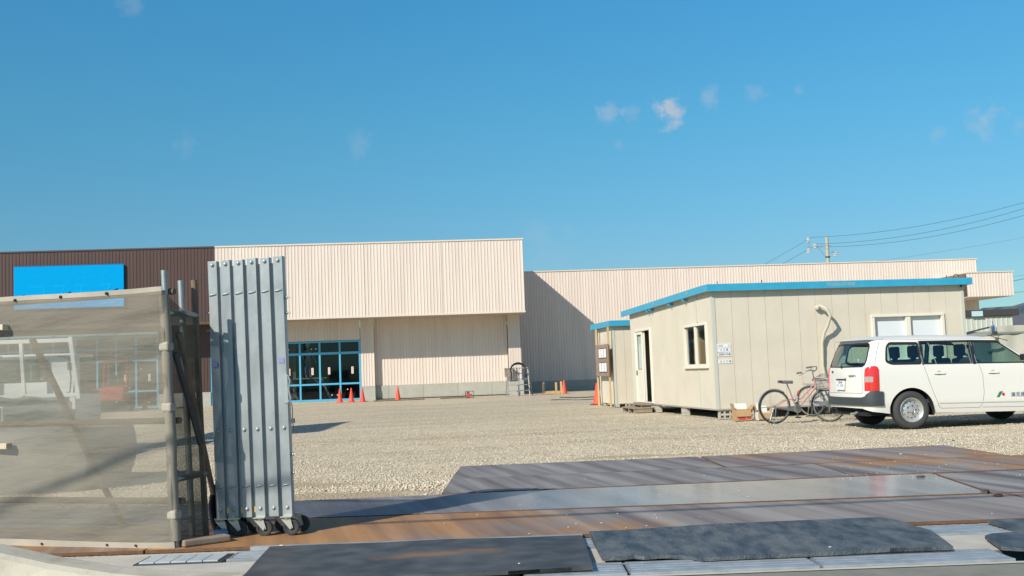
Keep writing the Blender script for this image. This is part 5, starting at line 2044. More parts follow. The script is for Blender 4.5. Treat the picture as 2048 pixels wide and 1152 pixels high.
# wheels
tyre_m = M('tyre', (.025, .026, .026), .8)
tyre2 = M('car_tyre', (.045, .047, .046), .8, bump=.1)
rim_m = M('steel_rim', (.50, .51, .50), .35, .5)
RW = .318
wh0 = None
for i, (wx, wy, sg_) in enumerate(((0, 0, -1), (0, 1.50, 1), (2.55, 0, -1), (2.55, 1.50, 1))):
    tw = MB().lathe([(RW - .115, -.085), (RW - .095, -.10), (RW - .04, -.105), (RW - .012, -.09), (RW, -.07), (RW, .07), (RW - .012, .09), (RW - .06, .10), (RW - .12, .085)], (0, 0, 0), 'Y', 48, cap=False)
    t_o = tw.build('wheel', tyre2, van, smooth=True)
    rm = MB().lathe([(RW - .108, -.088), (RW - .115, -.092), (RW - .132, -.080), (RW - .150, -.035), (RW - .165, -.03), (RW - .205, -.055), (.07, -.060), (.06, -.05), (.045, -.05), (.04, -.075), (.02, -.08), (.001, -.08)], (0, 0, 0), 'Y', 48, cap=False)
    rm.lathe([(RW - .13, -.08), (RW - .13, .09)], (0, 0, 0), 'Y', 30, cap=False)
    rm.build('rim', rim_m, t_o, smooth=True)
    hl = MB()
    for k_ in range(12):
        a_ = k_ * math.pi / 6
        hl.lathe([(.010, -.0545), (.0001, -.0546)], ((RW - .182) * math.cos(a_), -.0, (RW - .182) * math.sin(a_)), 'Y', 8, cap=False)
    for k_ in range(5):
        a_ = k_ * 2 * math.pi / 5
        hl.lathe([(.012, -.062), (.010, -.070), (.0001, -.071)], (.075 * math.cos(a_), 0, .075 * math.sin(a_)), 'Y', 8, cap=False)
    hl.build('rim_holes', dark, t_o)
    t_o.location = (wx, wy, RW)
    if sg_ > 0:
        t_o.rotation_euler = (0, 0, math.pi)
# underbody, arches, interior
mb = MB()
mb.box(-.72, 3.1, CY - .66, CY + .66, .235, .30)
mb.box(-.7, -.35, CY - .6, CY + .6, .27, .36)
mb.build('underbody', dark, van)
mb = MB()
for cx_ in (.02, 2.55):
    for s_ in (-1, 1):
        rows = []
        for dy in (.0, .22):
            rows.append([(cx_ + .395 * math.cos(a_), CY + s_ * (.835 - dy), .31 + .395 * math.sin(a_)) for a_ in [math.pi * (1.08 - 1.16 * i / 16) for i in range(17)]])
        mb.grid(rows)
        mb.add([(cx_ + .395 * math.cos(a_), CY + s_ * .615, .31 + .395 * math.sin(a_)) for a_ in [math.pi * (1.08 - 1.16 * i / 16) for i in range(17)]], [tuple(range(17))])
mb.build('wheel_well', dark, van)
mb = MB().tube([(-.70, CY - .30, .30), (-.79, CY - .32, .27), (-.86, CY - .33, .265)], .022, 8)
mb.build('exhaust_pipe', M('steel_rim'), van, smooth=True)
mb = MB()
mb.box(-.65, 2.3, CY - .70, CY + .70, .42, .48)
mb.box(2.0, 2.35, CY - .68, CY + .68, .5, 1.06)
mb.build('cabin_floor', M('cabin_dark', (.05, .055, .058), .8), van)
seat_m = M('seat_cloth', (.035, .04, .048), .9)
for sx_, sy_, wd_ in ((.42, 0, 1.15), (1.28, -.36, .50), (1.28, .36, .50)):
    q = MB()
    q.obox((sx_ + .02, CY + sy_, .86), (.97, 0, .24), (0, 1, 0), (-.24, 0, .97), .07, wd_ / 2, .32)
    q.box(sx_ + .05, sx_ + .5, CY + sy_ - wd_ / 2, CY + sy_ + wd_ / 2, .5, .64)
    so = q.build('seat', seat_m, van, bevel=.04)
    q = MB()
    hs_ = (-.34, .34) if wd_ > 1 else (sy_,)
    for h_ in hs_:
        q.box(sx_ - .13, sx_ - .03, CY + h_ - .13, CY + h_ + .13, 1.20, 1.41)
        q.cyl((sx_ - .07, CY + h_ - .05, 1.1), (sx_ - .08, CY + h_ - .05, 1.22), .008, n=6).cyl((sx_ - .07, CY + h_ + .05, 1.1), (sx_ - .08, CY + h_ + .05, 1.22), .008, n=6)
    q.build('headrest', seat_m, so, bevel=.03)
sw_ = MB()
sw_.tube([(1.93 - .03 * math.sin(a_), CY + .36 + .18 * math.cos(a_), .96 + .17 * math.sin(a_)) for a_ in [i * math.pi / 10 for i in range(20)]], .014, 6, closed=True)
sw_.build('steering_wheel', black_trim, van, smooth=True)
MB().box(1.55, 1.60, CY - .12, CY + .10, 1.33, 1.40).build('mirror', black_trim, van, bevel=.012)
MB().box(2.02, 2.14, CY - .98, CY - .84, 1.09, 1.20).build('wing_mirror', black_trim, van, bevel=.02)

# ================================================================== MESH FENCE
CX, CYY = -2.52, 7.97
def mesh_material(name, alpha, c1, c2, translucency=.35):
    m, n, l, p = new_mat(name)
    n.remove(p)
    out = n['Material Output']
    t = n.new('ShaderNodeTexCoord')
    mp = n.new('ShaderNodeMapping')
    mp.inputs['Scale'].default_value = (.9, .9, 3.6)
    mp.inputs['Rotation'].default_value = (0, R(7), 0)
    l.new(t.outputs['Object'], mp.inputs['Vector'])
    no = n.new('ShaderNodeTexNoise')
    no.inputs['Scale'].default_value = 1.3
    no.inputs['Detail'].default_value = 6
    no.inputs['Roughness'].default_value = .55
    l.new(mp.outputs[0], no.inputs['Vector'])
    cr = n.new('ShaderNodeValToRGB')
    cr.color_ramp.elements[0].color = (*c1, 1)
    cr.color_ramp.elements[1].color = (*c2, 1)
    cr.color_ramp.elements[0].position = .35
    cr.color_ramp.elements[1].position = .7
    l.new(no.outputs['Fac'], cr.inputs[0])
    df = n.new('ShaderNodeBsdfDiffuse')
    tl_ = n.new('ShaderNodeBsdfTranslucent')
    l.new(cr.outputs[0], df.inputs[0])
    l.new(cr.outputs[0], tl_.inputs[0])
    wv = n.new('ShaderNodeTexWave')
    wv.inputs['Scale'].default_value = 95
    wv.inputs['Distortion'].default_value = 1.5
    wv.bands_direction = 'Z'
    l.new(t.outputs['Object'], wv.inputs['Vector'])
    b = n.new('ShaderNodeBump')
    b.inputs['Strength'].default_value = .12
    b.inputs['Distance'].default_value = .003
    l.new(wv.outputs['Fac'], b.inputs['Height'])
    n2 = n.new('ShaderNodeTexNoise')
    n2.inputs['Scale'].default_value = 3.4
    n2.inputs['Detail'].default_value = 5
    l.new(mp.outputs[0], n2.inputs['Vector'])
    b2 = n.new('ShaderNodeBump')
    b2.inputs['Strength'].default_value = .5
    b2.inputs['Distance'].default_value = .05
    l.new(n2.outputs['Fac'], b2.inputs['Height'])
    l.new(b.outputs[0], b2.inputs['Normal'])
    l.new(b2.outputs[0], df.inputs['Normal'])
    m1 = n.new('ShaderNodeMixShader')
    m1.inputs[0].default_value = translucency
    l.new(df.outputs[0], m1.inputs[1])
    l.new(tl_.outputs[0], m1.inputs[2])
    tr = n.new('ShaderNodeBsdfTransparent')
    m2 = n.new('ShaderNodeMixShader')
    mr = n.new('ShaderNodeMapRange')
    mr.inputs['From Min'].default_value = .3
    mr.inputs['From Max'].default_value = .7
    mr.inputs['To Min'].default_value = alpha + .13
    mr.inputs['To Max'].default_value = alpha - .11
    l.new(no.outputs['Fac'], mr.inputs['Value'])
    l.new(mr.outputs[0], m2.inputs[0])
    l.new(tr.outputs[0], m2.inputs[1])
    l.new(m1.outputs[0], m2.inputs[2])
    l.new(m2.outputs[0], out.inputs['Surface'])
    return m


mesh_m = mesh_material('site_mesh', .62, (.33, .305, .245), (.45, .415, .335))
mesh_side_shaded = mesh_material('site_mesh_side_shaded', .72, (.10, .095, .07), (.20, .185, .14), .06)  # same mesh in darker colours: shade on the return side painted in
hem_m = M('mesh_hem', (.40, .365, .30), .85, 0, (.34, .31, .255), scale=6)
fence = thing('mesh_fence', 'see-through beige mesh fence on scaffold pipes at the left edge', 'fence', (CX, CYY, 0), R(-18.8))
steel = M('scaffold_pipe', (.40, .43, .42), .45, .6, (.30, .33, .32), scale=9)
rusty = M('rusty_pipe', (.22, .15, .10), .8, .1, (.13, .10, .075), scale=7, stretch=(3, 3, .6))
LEN = 7.0


def fy(x, z):
    """waviness of the sheet"""
    f_ = (x + LEN) / LEN
    y = .014 * math.sin(x * 5.2 + z * 2.0) * math.sin(z * 1.6) + .012 * math.sin(x * 2.1 - z * 4.4 + 1)
    y += .010 * math.sin((z - .18 * x) * 14) * math.exp(-((z - 1.55 - .12 * x) / .28) ** 2)
    y += .012 * math.sin((z + .1 * x) * 11 + 1) * math.exp(-((z - .55) / .3) ** 2)
    y += .008 * math.sin((z - .30 * x) * 22 + 2) * math.exp(-((x + .3) / .8) ** 2)
    y *= 1.0
    y += .020 * math.sin((z - 1.62 - .05 * math.sin(x * 1.7)) * 17) * math.exp(-((z - 1.66 - .06 * x) / .16) ** 2)
    y += .016 * math.sin((x * .35 + z) * 9 + 2 * math.sin(x)) * math.exp(-((z - .95) / .45) ** 2)
    y += .006 * math.sin(x * 17 + z * 6) * math.exp(-((z - 1.8) / .15) ** 2)
    return (y - .055) * min(1, max(0, .05 - x) / .10 + .45)


def lean(x, z):
    return x - .04 * z


TOPZ = 1.93
rows = []
for i in range(57):
    z = .05 + (TOPZ - .05) * i / 56
    rows.append([(lean(x, z), fy(x, z), z + .012 * math.sin(x * 3.3) * (i == 56)) for x in [-LEN + (LEN + .015) * j / 150 for j in range(151)]])
MB().grid(rows).build('mesh_sheet', mesh_m, fence, smooth=True)
for za, zb in ((TOPZ - .022, TOPZ + .015), (.025, .075)):
    rows = []
    for z in (za, zb):
        rows.append([(lean(x, z), fy(x, z) - .004, z + .006 * math.sin(x * 3.3)) for x in [-LEN + (LEN + .015) * j / 150 for j in range(151)]])
    MB().grid(rows).build('hem', hem_m, fence, smooth=True)
# sheet round the corner, sagging between the poles
s_end = Vector((.10, .42, 0))
c18, s18 = math.cos(R(18.8)), math.sin(R(18.8))
# local position of the rear poles (world offset -> local)
def wl2(dx, dy):
    return (dx * c18 - dy * s18, dx * s18 + dy * c18)


P1 = wl2(.02, .33)
P2 = wl2(.085, .40)
rows = []
for i in range(41):
    f_ = i / 40
    row = []
    for j in range(25):
        g_ = j / 24
        top = TOPZ - .02 - .16 * math.sin(g_ * math.pi * .55) - .02 * g_
        z = .06 + (top - .06) * f_
        x = lean(P2[0] * g_ + .02 * math.sin(math.pi * g_) * math.sin(z * 5), z)
        y = P2[1] * g_ + .025 * math.sin(g_ * 7 + z * 3) * math.sin(math.pi * g_) - .03 * (1 - g_)
        row.append((x + .015 * (1 - g_) + .03 * g_, y, z))
    rows.append(row)
MB().grid(rows).build('mesh_sheet', mesh_side_shaded, fence, smooth=True)
mb = MB().tube([(lean(0, z) + .004 * math.sin(z * 9), -.006, z) for z in [.08 + i * .1 for i in range(19)]], [.039 + .002 * math.sin(i * 2.1) for i in range(19)], 14)
mb.build('pole_wrap', M('mesh_wrap', (.23, .205, .16), .9, 0, (.28, .25, .20), scale=7), fence, smooth=True)
# poles
for (nm, px_, py_, h_, r_, mt) in (('pole', .0, -.0, 2.07, .0243, steel), ('pole', P1[0], P1[1], 2.02, .0243, steel), ('pole', P2[0], P2[1] + .03, 2.03, .0243, rusty),
                                   ('pole', -1.85, .03, 1.9, .0243, steel), ('pole', -3.7, .03, 1.9, .0243, steel), ('pole', -5.5, .03, 1.9, .0243, steel)):
    MB().lathe([(r_, 0), (r_, h_), (r_ - .003, h_), (r_ - .003, h_ - .05)], (0, 0, 0), n=16, cap=False).move(
        Matrix.Translation((px_, py_, 0)) @ Matrix.Rotation(R(-2.2), 4, 'Y')).build(nm, mt, fence, smooth=True)
for z in (.36, .95, 1.912):
    MB().cyl((lean(.05, z), .05, z), (lean(-LEN, z), .05, z), .0243, n=10).build('rail', rusty, fence, smooth=True)
for z in (.52, 1.75):
    MB().cyl((lean(.0, z), .0, z), (lean(P2[0], z), P2[1] + .06, z), .0243, n=10).build('rail', steel, fence, smooth=True)
mb = MB()
for z in (.27, 1.05, 1.50):
    mb.obox((lean(0, z), -.01, z), (1, 0, 0), (0, 1, 0), (-.04, 0, 1), .043, .042, .035)
mb.build('pipe_cuff', hem_m, fence, bevel=.018)
MB().cyl((lean(.03, 1.45), .05, 1.45), (P2[0] + .02, P2[1] - .05, .75), .022, n=10).build('brace', M('dark_steel'), fence, smooth=True)
MB().cyl((lean(.04, 1.6), .10, 1.6), (P2[0] - .02, P2[1] + .16, .35), .022, n=10).build('brace', rusty, fence, smooth=True)
MB().cyl((-1.46, .16, 1.62), (-1.18, .9, .02), .027, n=12).build('brace', rusty, fence, smooth=True)
MB().cyl((-3.5, .16, 1.62), (-3.2, .9, .02), .027, n=12).build('brace', rusty, fence, smooth=True)
mb = MB()
for x in (-.46, -.90, -1.35, -1.8, -2.25, -2.7):
    mb.ball((lean(x, TOPZ - .01), fy(x, TOPZ) - .012, TOPZ - .012), .013, 8)
    mb.tube([(lean(x, TOPZ), -.04, TOPZ), (lean(x, TOPZ) + .02, .02, TOPZ + .03), (lean(x, TOPZ) + .01, .05, TOPZ)], .005, 5)
for x in (-.30, -.56, -1.15, -1.7):
    mb.ball((lean(x, .05), fy(x, .05) - .012, .05), .009, 8)
mb.build('cable_tie', M('tie_black', (.02, .02, .022), .6), fence)
for z, xe in ((1.71, -1.49), (.79, -1.455)):
    MB().box(-3.6, xe, -.115, -.055, z - .022, z + .022).build('batten', M('batten_wood', (.60, .52, .38), .8, 0, (.50, .43, .31), scale=5), fence, bevel=.003)
# loose things at the fence foot
mb = MB().box(-.20, .16, -.06, .06, 0, .05)
o = mb.build('timber_offcut', old_wood, bevel=.012)
o.location = (-2.33, 8.1, .032)
o.rotation_euler = (0, 0, R(38))
tag(o, 'greyish timber offcut lying at the foot of the fence corner', 'timber')
o = MB().box(-.05, .05, -.035, .035, 0, .06).build('blue_block', M('blue_scrap', (.16, .28, .42), .6), bevel=.012)
o.location = (-2.30, 8.36, .032)
o.rotation_euler = (.2, 0, .4)
tag(o, 'small pale blue scrap block between the fence foot and the gate wheels', 'scrap')
mb = MB()
for i in range(7):
    rr = .14 - .008 * i
    mb.tube([(rr * .45 * math.cos(a_), .02 * i - .06 + .01 * math.sin(a_ * 2), .20 + rr * 1.35 * math.sin(a_)) for a_ in [k_ * 2 * math.pi / 20 for k_ in range(20)]], .016, 6, closed=True)
o = mb.build('hose_coil', black_rub, smooth=True)
o.location = (-2.37, 8.62, .03)
tag(o, 'black coil of hose standing between the mesh fence and the folding gate', 'hose')

# ================================================================== FOLDING GATE
GX, GY = -2.365, 8.47
gate = thing('folding_gate', 'folded galvanised accordion gate of six upright slats on castors', 'gate', (GX, GY, .03), rot=(0, R(-1.15), R(-7.0)))
gsl = M('gate_steel', (.27, .295, .30), .38, .35, (.40, .43, .435), scale=5, bump=.05, bscale=25, stretch=(1, 1, .5))
gdk = M('gate_steel_dull', (.23, .262, .28), .45, .35, (.29, .325, .34), scale=5)
pitch_ = .108
for i in range(6):
    x = .045 + i * pitch_
    zt_, zb_ = 2.145 + .004 * (i % 2), .135
    q = MB()
    q.box(x - .037, x + .037, -.012 - .002 * i, -.006, zb_, zt_)
    q.box(x - .037, x - .033, -.006, .045, zb_, zt_).box(x + .033, x + .037, -.006, .045, zb_, zt_)
    s_o = q.build('slat', gsl, gate, bevel=.002)
    q = MB()
    for z in (2.115, .81, .20):
        q.ball((x, -.016 - .002 * i, z), .015, 10, (1, .6, 1))
        q.lathe([(.019, -.0125 - .002 * i), (.018, -.0155 - .002 * i)], (x, 0, z), 'Y', 10)
    for z in (1.875, .37):
        rows = []
        for k_ in range(7):
            a_ = math.pi * k_ / 6
            rows.append([(x + (-.030 + .056 * j / 4), -.013 - .002 * i - .012 * math.sin(a_) * (.5 + .5 * math.sin(j * .9)), z - .010 + .020 * k_ / 6 + .008 * j / 4) for j in range(5)])
        q.grid(rows)
    q.build('bolt', M('bolt_steel', (.36, .39, .40), .45, .5), s_o, smooth=True)
for i in range(5):
    x = .045 + (i + .5) * pitch_
    q = MB()
    rows = []
    for z in (.14, 2.10):
        rows.append([(x - .022, -.004, z), (x - .009, .012, z), (x + .010, .013, z), (x + .020, -.003, z)])
    q.grid(rows)
    w_o = q.build('fold_strip', gdk, gate)
    q = MB()
    for z in (1.70, 1.42, 1.29, 1.05, .50, .25):
        q.ball((x - .004, .022, z), .007, 8)
    q.build('rivet', M('rivet_dark', (.06, .065, .07), .5, .5), w_o)
# second row of slats behind, linking scissor bars
for i in range(6):
    x = .0 + i * pitch_ * .9
    MB().box(x - .036, x + .036, .16, .172, .15, 2.1).build('slat', gdk, gate, bevel=.002)
for z in (.37, .81, 1.29, 1.875):
    q = MB()
    for i in range(6):
        x = .05 + i * pitch_
        q.bar((x - .02, .045, z), (x - .03, .16, z), .03, .006)
    q.build('scissor_bar', gdk, gate)
# side bolts, latch, chain
q = MB()
for z in (1.82, 1.70, .60, .46):
    q.cyl((.618, .01, z), (.663, .01, z), .005, n=6).cyl((.635, .01, z), (.640, .01, z), .012, n=8)
for z in (1.74, 1.60):
    q.cyl((-.03, .01, z), (.01, .01, z), .006, n=6)
q.build('side_bolt', M('bolt_steel'), gate)
q = MB().tube([(.615, -.02, 1.20), (.635, -.03, 1.21), (.65, -.03, 1.17), (.635, -.03, 1.10), (.65, -.03, 1.03), (.635, -.03, 1.01)], .007, 6)
q.box(.600, .628, -.03, -.016, 1.0, 1.22)
q.build('latch', M('bolt_steel'), gate)
q = MB()
q.tube([(.65, -.02, 1.0), (.657, -.02, .95), (.652, -.02, .86), (.66, -.02, .80), (.65, -.02, .76)], .004, 6).obox((.658, -.02, .86), (1, 0, 0), (0, 1, 0), (0, 0, 1), .012, .01, .018)
q.build('chain', M('dark_steel'), gate)
for (x, z, w_) in ((.045 + 5 * pitch_, 1.33, .022), (.045, 1.33, .02)):
    MB().box(x - w_, x + w_, -.0262, -.0252, z - .02, z + .02).build('label_sticker', M('sticker_purple', (.22, .24, .48), .5), gate)
# castors
cast_s = M('castor_plate', (.52, .53, .46), .4, .6)
wheel_m = M('castor_rubber', (.03, .032, .034), .65)
hub_m = M('castor_hub', (.35, .36, .30), .5, .4)
for (x, y, a_) in ((.045, -.02, 25), (.045 + 1.05 * pitch_, -.02, 12), (.045 + 3 * pitch_, -.03, 4), (.045 + 5 * pitch_, -.03, 2), (.05 + 1.6 * pitch_, .17, 15), (.05 + 4 * pitch_ - .03, .16, 10), (.05 + 5.2 * pitch_, .14, 3), (.04, .3, 20)):
    q = MB().box(-.045, .045, -.045, .045, .142, .150)
    q.lathe([(.032, .125), (.036, .142)], (0, 0, 0), n=14)
    for s_ in (-.021, .021):
        q.prism([(-.042, .128), (.03, .128), (.048, .058), (.024, .048)], s_ - .002, s_ + .002, 'Y')
    q.cyl((.03, -.03, .064), (.03, .03, .064), .008, n=8)
    m4 = Matrix.Translation((x, y, -.012)) @ Matrix.Rotation(R(a_), 4, 'Z')
    c_o = q.move(m4).build('castor', cast_s, gate)
    q = MB().lathe([(.045, -.016), (.060, -.016), (.064, -.008), (.064, .008), (.060, .016), (.045, .016)], (.03, 0, .066), 'Y', 24, cap=False).move(m4)
    q.build('tyre', wheel_m, c_o, smooth=True)
    q = MB().lathe([(.046, -.012), (.03, -.008), (.0001, -.012)], (.03, 0, .066), 'Y', 20, cap=False).lathe([(.046, .012), (.03, .008), (.0001, .012)], (.03, 0, .066), 'Y', 20, cap=False).move(m4)
    q.build('hub', wheel_m, c_o, smooth=True)
q = MB()
for x in (.045 + .55 * pitch_, .045 + 1.6 * pitch_, .045 + 2.6 * pitch_):
    q.box(x - .012, x + .012, -.004, .02, .17, .215)
q.build('drop_catch', M('brass', (.55, .42, .22), .4, .4), gate)

# ================================================================== FLATBED TRUCK BEHIND THE MESH
truck = thing('flatbed_truck', 'small white flatbed truck behind the mesh, its bed full under a green tarpaulin', 'truck', (-8.69, 19.0, 0), R(4))
tw_ = M('truck_white', (.62, .64, .62), .4)
q = MB()
q.box(-.86, .86, -.03, .03, 2.03, 2.10)
for s_ in (-1, 1):
    q.bar((s_ * .83, 0, 2.12), (s_ * (.98 if s_ > 0 else .9), -.02, 1.02), .07)
q.bar((-.02, 0, 2.03), (.04, 0, 1.08), .06)
q.box(-.86, .93, -.03, .03, 1.06, 1.13)
q.build('headboard_frame', tw_, truck, bevel=.006)
q = MB()
cab = [(-.80, .35), (.80, .35)]
for (p_, q_, r_, s_) in ((-.80, -.62, .55, 1.84), (.33, .80, .55, 1.84)):
    q.box(p_, q_, .35, .39, r_, s_)
q.box(-.62, .33, .35, .39, .55, 1.36).box(-.62, .33, .35, .39, 1.74, 1.84)
q.box(-.80, -.76, .39, 1.75, .55, 1.8).box(.76, .80, .39, 1.75, .55, 1.10).box(.76, .80, .39, .60, 1.10, 1.80).box(-.76, .76, .39, 1.5, 1.78, 1.84).box(-.8, .8, 1.75, 1.80, .5, 1.15)
cb = q.build('cab', tw_, truck, bevel=.012)
gt_ = glass('truck_glass', (.55, .65, .6), .05)
MB().box(-.61, .32, .366, .372, 1.37, 1.73).build('rear_window', gt_, cb)
q = MB()
rr_ = rnd([(-.62, 1.36), (.33, 1.36), (.33, 1.74), (-.62, 1.74)], .12, 6)
rim_pts = [(a_, .345, b_) for a_, b_ in rr_]
q.tube(rim_pts, .014, 6, closed=True)
q.build('window_seal', black_trim, cb)
MB().box(.77, .81, .62, 1.5, 1.10, 1.70).build('side_window', gt_, cb)
MB().tube([(.52, .30, 1.80), (.70, .30, 1.76), (.74, .30, 1.4), (.72, .30, 1.15), (.5, .28, 1.05)], .012, 6).build('cable', black_trim, cb)
MB().box(.66, .78, .33, .345, 1.55, 1.68).build('decal', M('decal_green', (.05, .25, .14), .6), cb)
MB().box(-.86, .86, -3.1, -.06, .66, .74).box(.84, .88, -3.1, -.06, .74, .98).box(-.88, -.84, -3.1, -.06, .74, .98).box(-.84, .84, -3.13, -3.09, .60, .98).build('bed', tw_, truck, bevel=.01)
rows = []
for i in range(21):
    f_ = i / 20
    row = []
    for j in range(17):
        g_ = j / 16 * 2 - 1
        z = 1.02 + .10 * (1 - abs(g_) ** 4) * (.7 + .3 * math.sin(f_ * 6)) + .018 * math.sin(g_ * 9 + f_ * 13)
        if abs(g_) > .93:
            z = .70
        row.append((g_ * .93, -3.18 + 3.12 * f_, z if 0 < i else .66))
    rows.append(row)
MB().grid(rows).build('tarpaulin', M('tarp_green', (.09, .19, .13), .6, 0, (.13, .24, .17), scale=3), truck, smooth=True)
MB().box(-.5, .5, -2.9, 1.6, .42, .62).build('chassis', dark, truck)
for (x, y) in ((-.70, -2.2), (.70, -2.2), (-.70, 1.0), (.70, 1.0)):
    w_o = MB().lathe([(.16, -.08), (.24, -.09), (.275, -.07), (.275, .07), (.24, .09), (.16, .08)], (x, y, .275), 'Y' if False else 'X', 28, cap=False).build('wheel', tyre_m, truck, smooth=True)
    MB().lathe([(.165, -.06), (.0001, -.04)], (x, y, .275), 'X', 20, cap=False).lathe([(.165, .06), (.0001, .04)], (x, y, .275), 'X', 20, cap=False).build('rim', rim_m, w_o)
MB().box(-.84, -.62, -3.15, -3.09, .48, .58).box(.62, .84, -3.15, -3.09, .48, .58).build('tail_lamp', lamp_r, truck)

# tarpaulin covered pile nearer than the truck
rows = []
for i in range(29):
    v_ = i / 28
    row = []
    for j in range(49):
        a_ = 2 * math.pi * j / 48
        ex = .45
        cx_ = math.copysign(abs(math.cos(a_)) ** ex, math.cos(a_))
        cy_ = math.copysign(abs(math.sin(a_)) ** ex, math.sin(a_))
        rr = (1 - max(0, v_ - .72) / .28 * .999) if v_ > .72 else 1 + .05 * math.sin(v_ * 4)
        z = min(v_ / .72, 1) * .76 + max(0, v_ - .72) * .25 + .02 * math.sin(a_ * 5 + v_ * 6)
        rr *= 1 + .018 * math.sin(a_ * 11 + v_ * 3)
        row.append((1.75 * cx_ * rr, .85 * cy_ * rr, max(z, 0)))
    rows.append(row)
o = MB().grid(rows).build('covered_pile', M('tarp_grey', (.16, .17, .155), .85, 0, (.22, .22, .20), scale=4), smooth=True)
o.location = (-6.75, 13.6, -.01)
o.rotation_euler = (0, 0, R(-6))
tag(o, 'big grey tarpaulin covered pile behind the mesh fence, below the truck', 'covered pile')

# mini excavator far behind the mesh
ex_ = thing('excavator', 'small red excavator by the shop windows, seen through the mesh', 'excavator', (-19.3, 51.6, 0), R(10))
red = M('excavator_red', (.36, .045, .035), .45)
for s_ in (-.55, .55):
    q = MB()
    q.prism(rnd([(-.85, 0), (.85, 0), (.95, .2), (.85, .42), (-.85, .42), (-.95, .2)], .12), s_ - .16, s_ + .16, 'Y')
    q.build('track', M('track_dark', (.03, .045, .045), .8), ex_)
MB().box(-.75, .65, -.62, .62, .5, 1.15).build('body', red, ex_, bevel=.08)
MB().box(-.35, .85, -.55, .55, 1.15, 1.22).build('deck', red, ex_)
q = MB()
for sx_ in (-.30, .72):
    for sy_ in (-.5, .5):
        q.bar((sx_, sy_, 1.2), (sx_ + .05, sy_, 2.35), .05)
q.box(-.38, .85, -.58, .58, 2.35, 2.42)
q.build('canopy', red, ex_)
MB().box(-.15, .2, -.22, .22, 1.2, 1.75).build('seat', seat_m, ex_, bevel=.05)
MB().box(-.78, -.7, -.2, .2, .7, .95).build('marker_plate', paper, ex_)
q = MB()
bp = [(-.7, .2, .95), (-1.3, .2, 1.7), (-1.9, .2, 2.6), (-2.5, .2, 2.75)]
q.tube([Vector(p_) for p_ in bp], [.11, .12, .10, .08], 8)
q.build('boom', red, ex_)
MB().tube([(-2.5, .2, 2.75), (-3.1, .2, 1.9), (-3.0, .2, 1.2)], [.08, .09, .06], 8).build('arm', M('arm_dark', (.12, .09, .08), .6), ex_)
MB().prism([(-3.2, 1.25), (-2.7, 1.2), (-2.65, .85), (-3.0, .6), (-3.3, .8)], -.1, .5, 'Y').build('bucket', M('dark_steel'), ex_)

# ================================================================== UTILITY POLE AND LINES
pole = thing('utility_pole', 'concrete utility pole with insulators rising behind the long wing', 'utility pole', (28.2, 95.3, 0), 0)
MB().lathe([(.20, 0), (.14, 12.1)], n=14).build('pole', M('pole_concrete', (.42, .40, .30), .8), pole, smooth=True)
arm_m = M('arm_grey', (.30, .33, .35), .5, .3)
q = MB().bar((-1.75, 0, 11.25), (.35, 0, 11.35), .09).bar((-.8, 0, 11.25), (-.1, 0, 10.2), .06).bar((-1.6, 0, 11.25), (-1.6, 0, 12.0), .06).bar((.1, 0, 10.7), (.75, 0, 10.85), .08)
q.build('crossarm', arm_m, pole)
ins_m = M('insulator', (.62, .62, .60), .3)
for p_ in ((-1.62, 0, 11.95), (-1.65, 0, 10.95), (-1.05, 0, 11.35), (.72, 0, 10.6)):
    q = MB()
    for k_ in range(3):
        q.lathe([(.06, k_ * .14), (.19, k_ * .14 + .03), (.19, k_ * .14 + .07), (.06, k_ * .14 + .12)], (p_[0], p_[1], p_[2] - .2), n=12)
    q.build('insulator', ins_m, pole)
q = MB().box(-.30, .28, -.22, .22, 9.5, 9.65).box(-.42, -.24, -.1, .1, 8.95, 9.4).box(.15, .42, -.15, .15, 8.7, 9.3).cyl((0, 0, 10.3), (0, 0, 10.4), .22)
q.build('switch_box', M('dark_steel'), pole)


def line(a_, b_, sag, lb, r_=.014):
    a_, b_ = Vector(a_), Vector(b_)
    pts_ = []
    for i in range(25):
        f_ = i / 24
        p_ = a_.lerp(b_, f_)
        p_.z -= sag * 4 * f_ * (1 - f_)
        pts_.append(p_)
    o_ = MB().tube(pts_, r_, 5, cap=False).build('power_line', M('wire', (.03, .04, .05), .6), smooth=True)
    tag(o_, lb, 'power line', 'overhead lines at the right')


line((26.55, 95.3, 12.15), (42, 80, 13.3), .75, 'top overhead line from the pole to the right edge')
line((27.15, 95.3, 11.55), (42, 80, 12.95), .85, 'middle overhead line from the pole to the right edge')
line((28.2, 95.3, 11.25), (43, 80, 12.7), .85, 'lowest of the three overhead lines from the pole to the right edge')
line((26.6, 95.3, 12.0), (13.5, 100, 5.6), .2, 'upper thin line dropping left from the pole behind the wing roof')
line((26.55, 95.3, 11.1), (12.8, 97, 4.7), .2, 'lower line dropping left from the pole behind the wing roof')
line((30, 120, 11.2), (75, 112, 17.2), 1.0, 'faint far overhead line sloping up right of the pole', .009)
line((34, 110, 7.6), (70, 100, 12.0), .8, 'faint overhead line just above the right end of the wing', .010)
line((40.5, 88, 7.0), (52, 78, 10.5), .4, 'overhead line leaving the right edge level with the canopy', .02)
line((33, 78, 5.4), (52, 78, 7.4), .3, 'thin service line beyond the canopy end, below the others', .012)

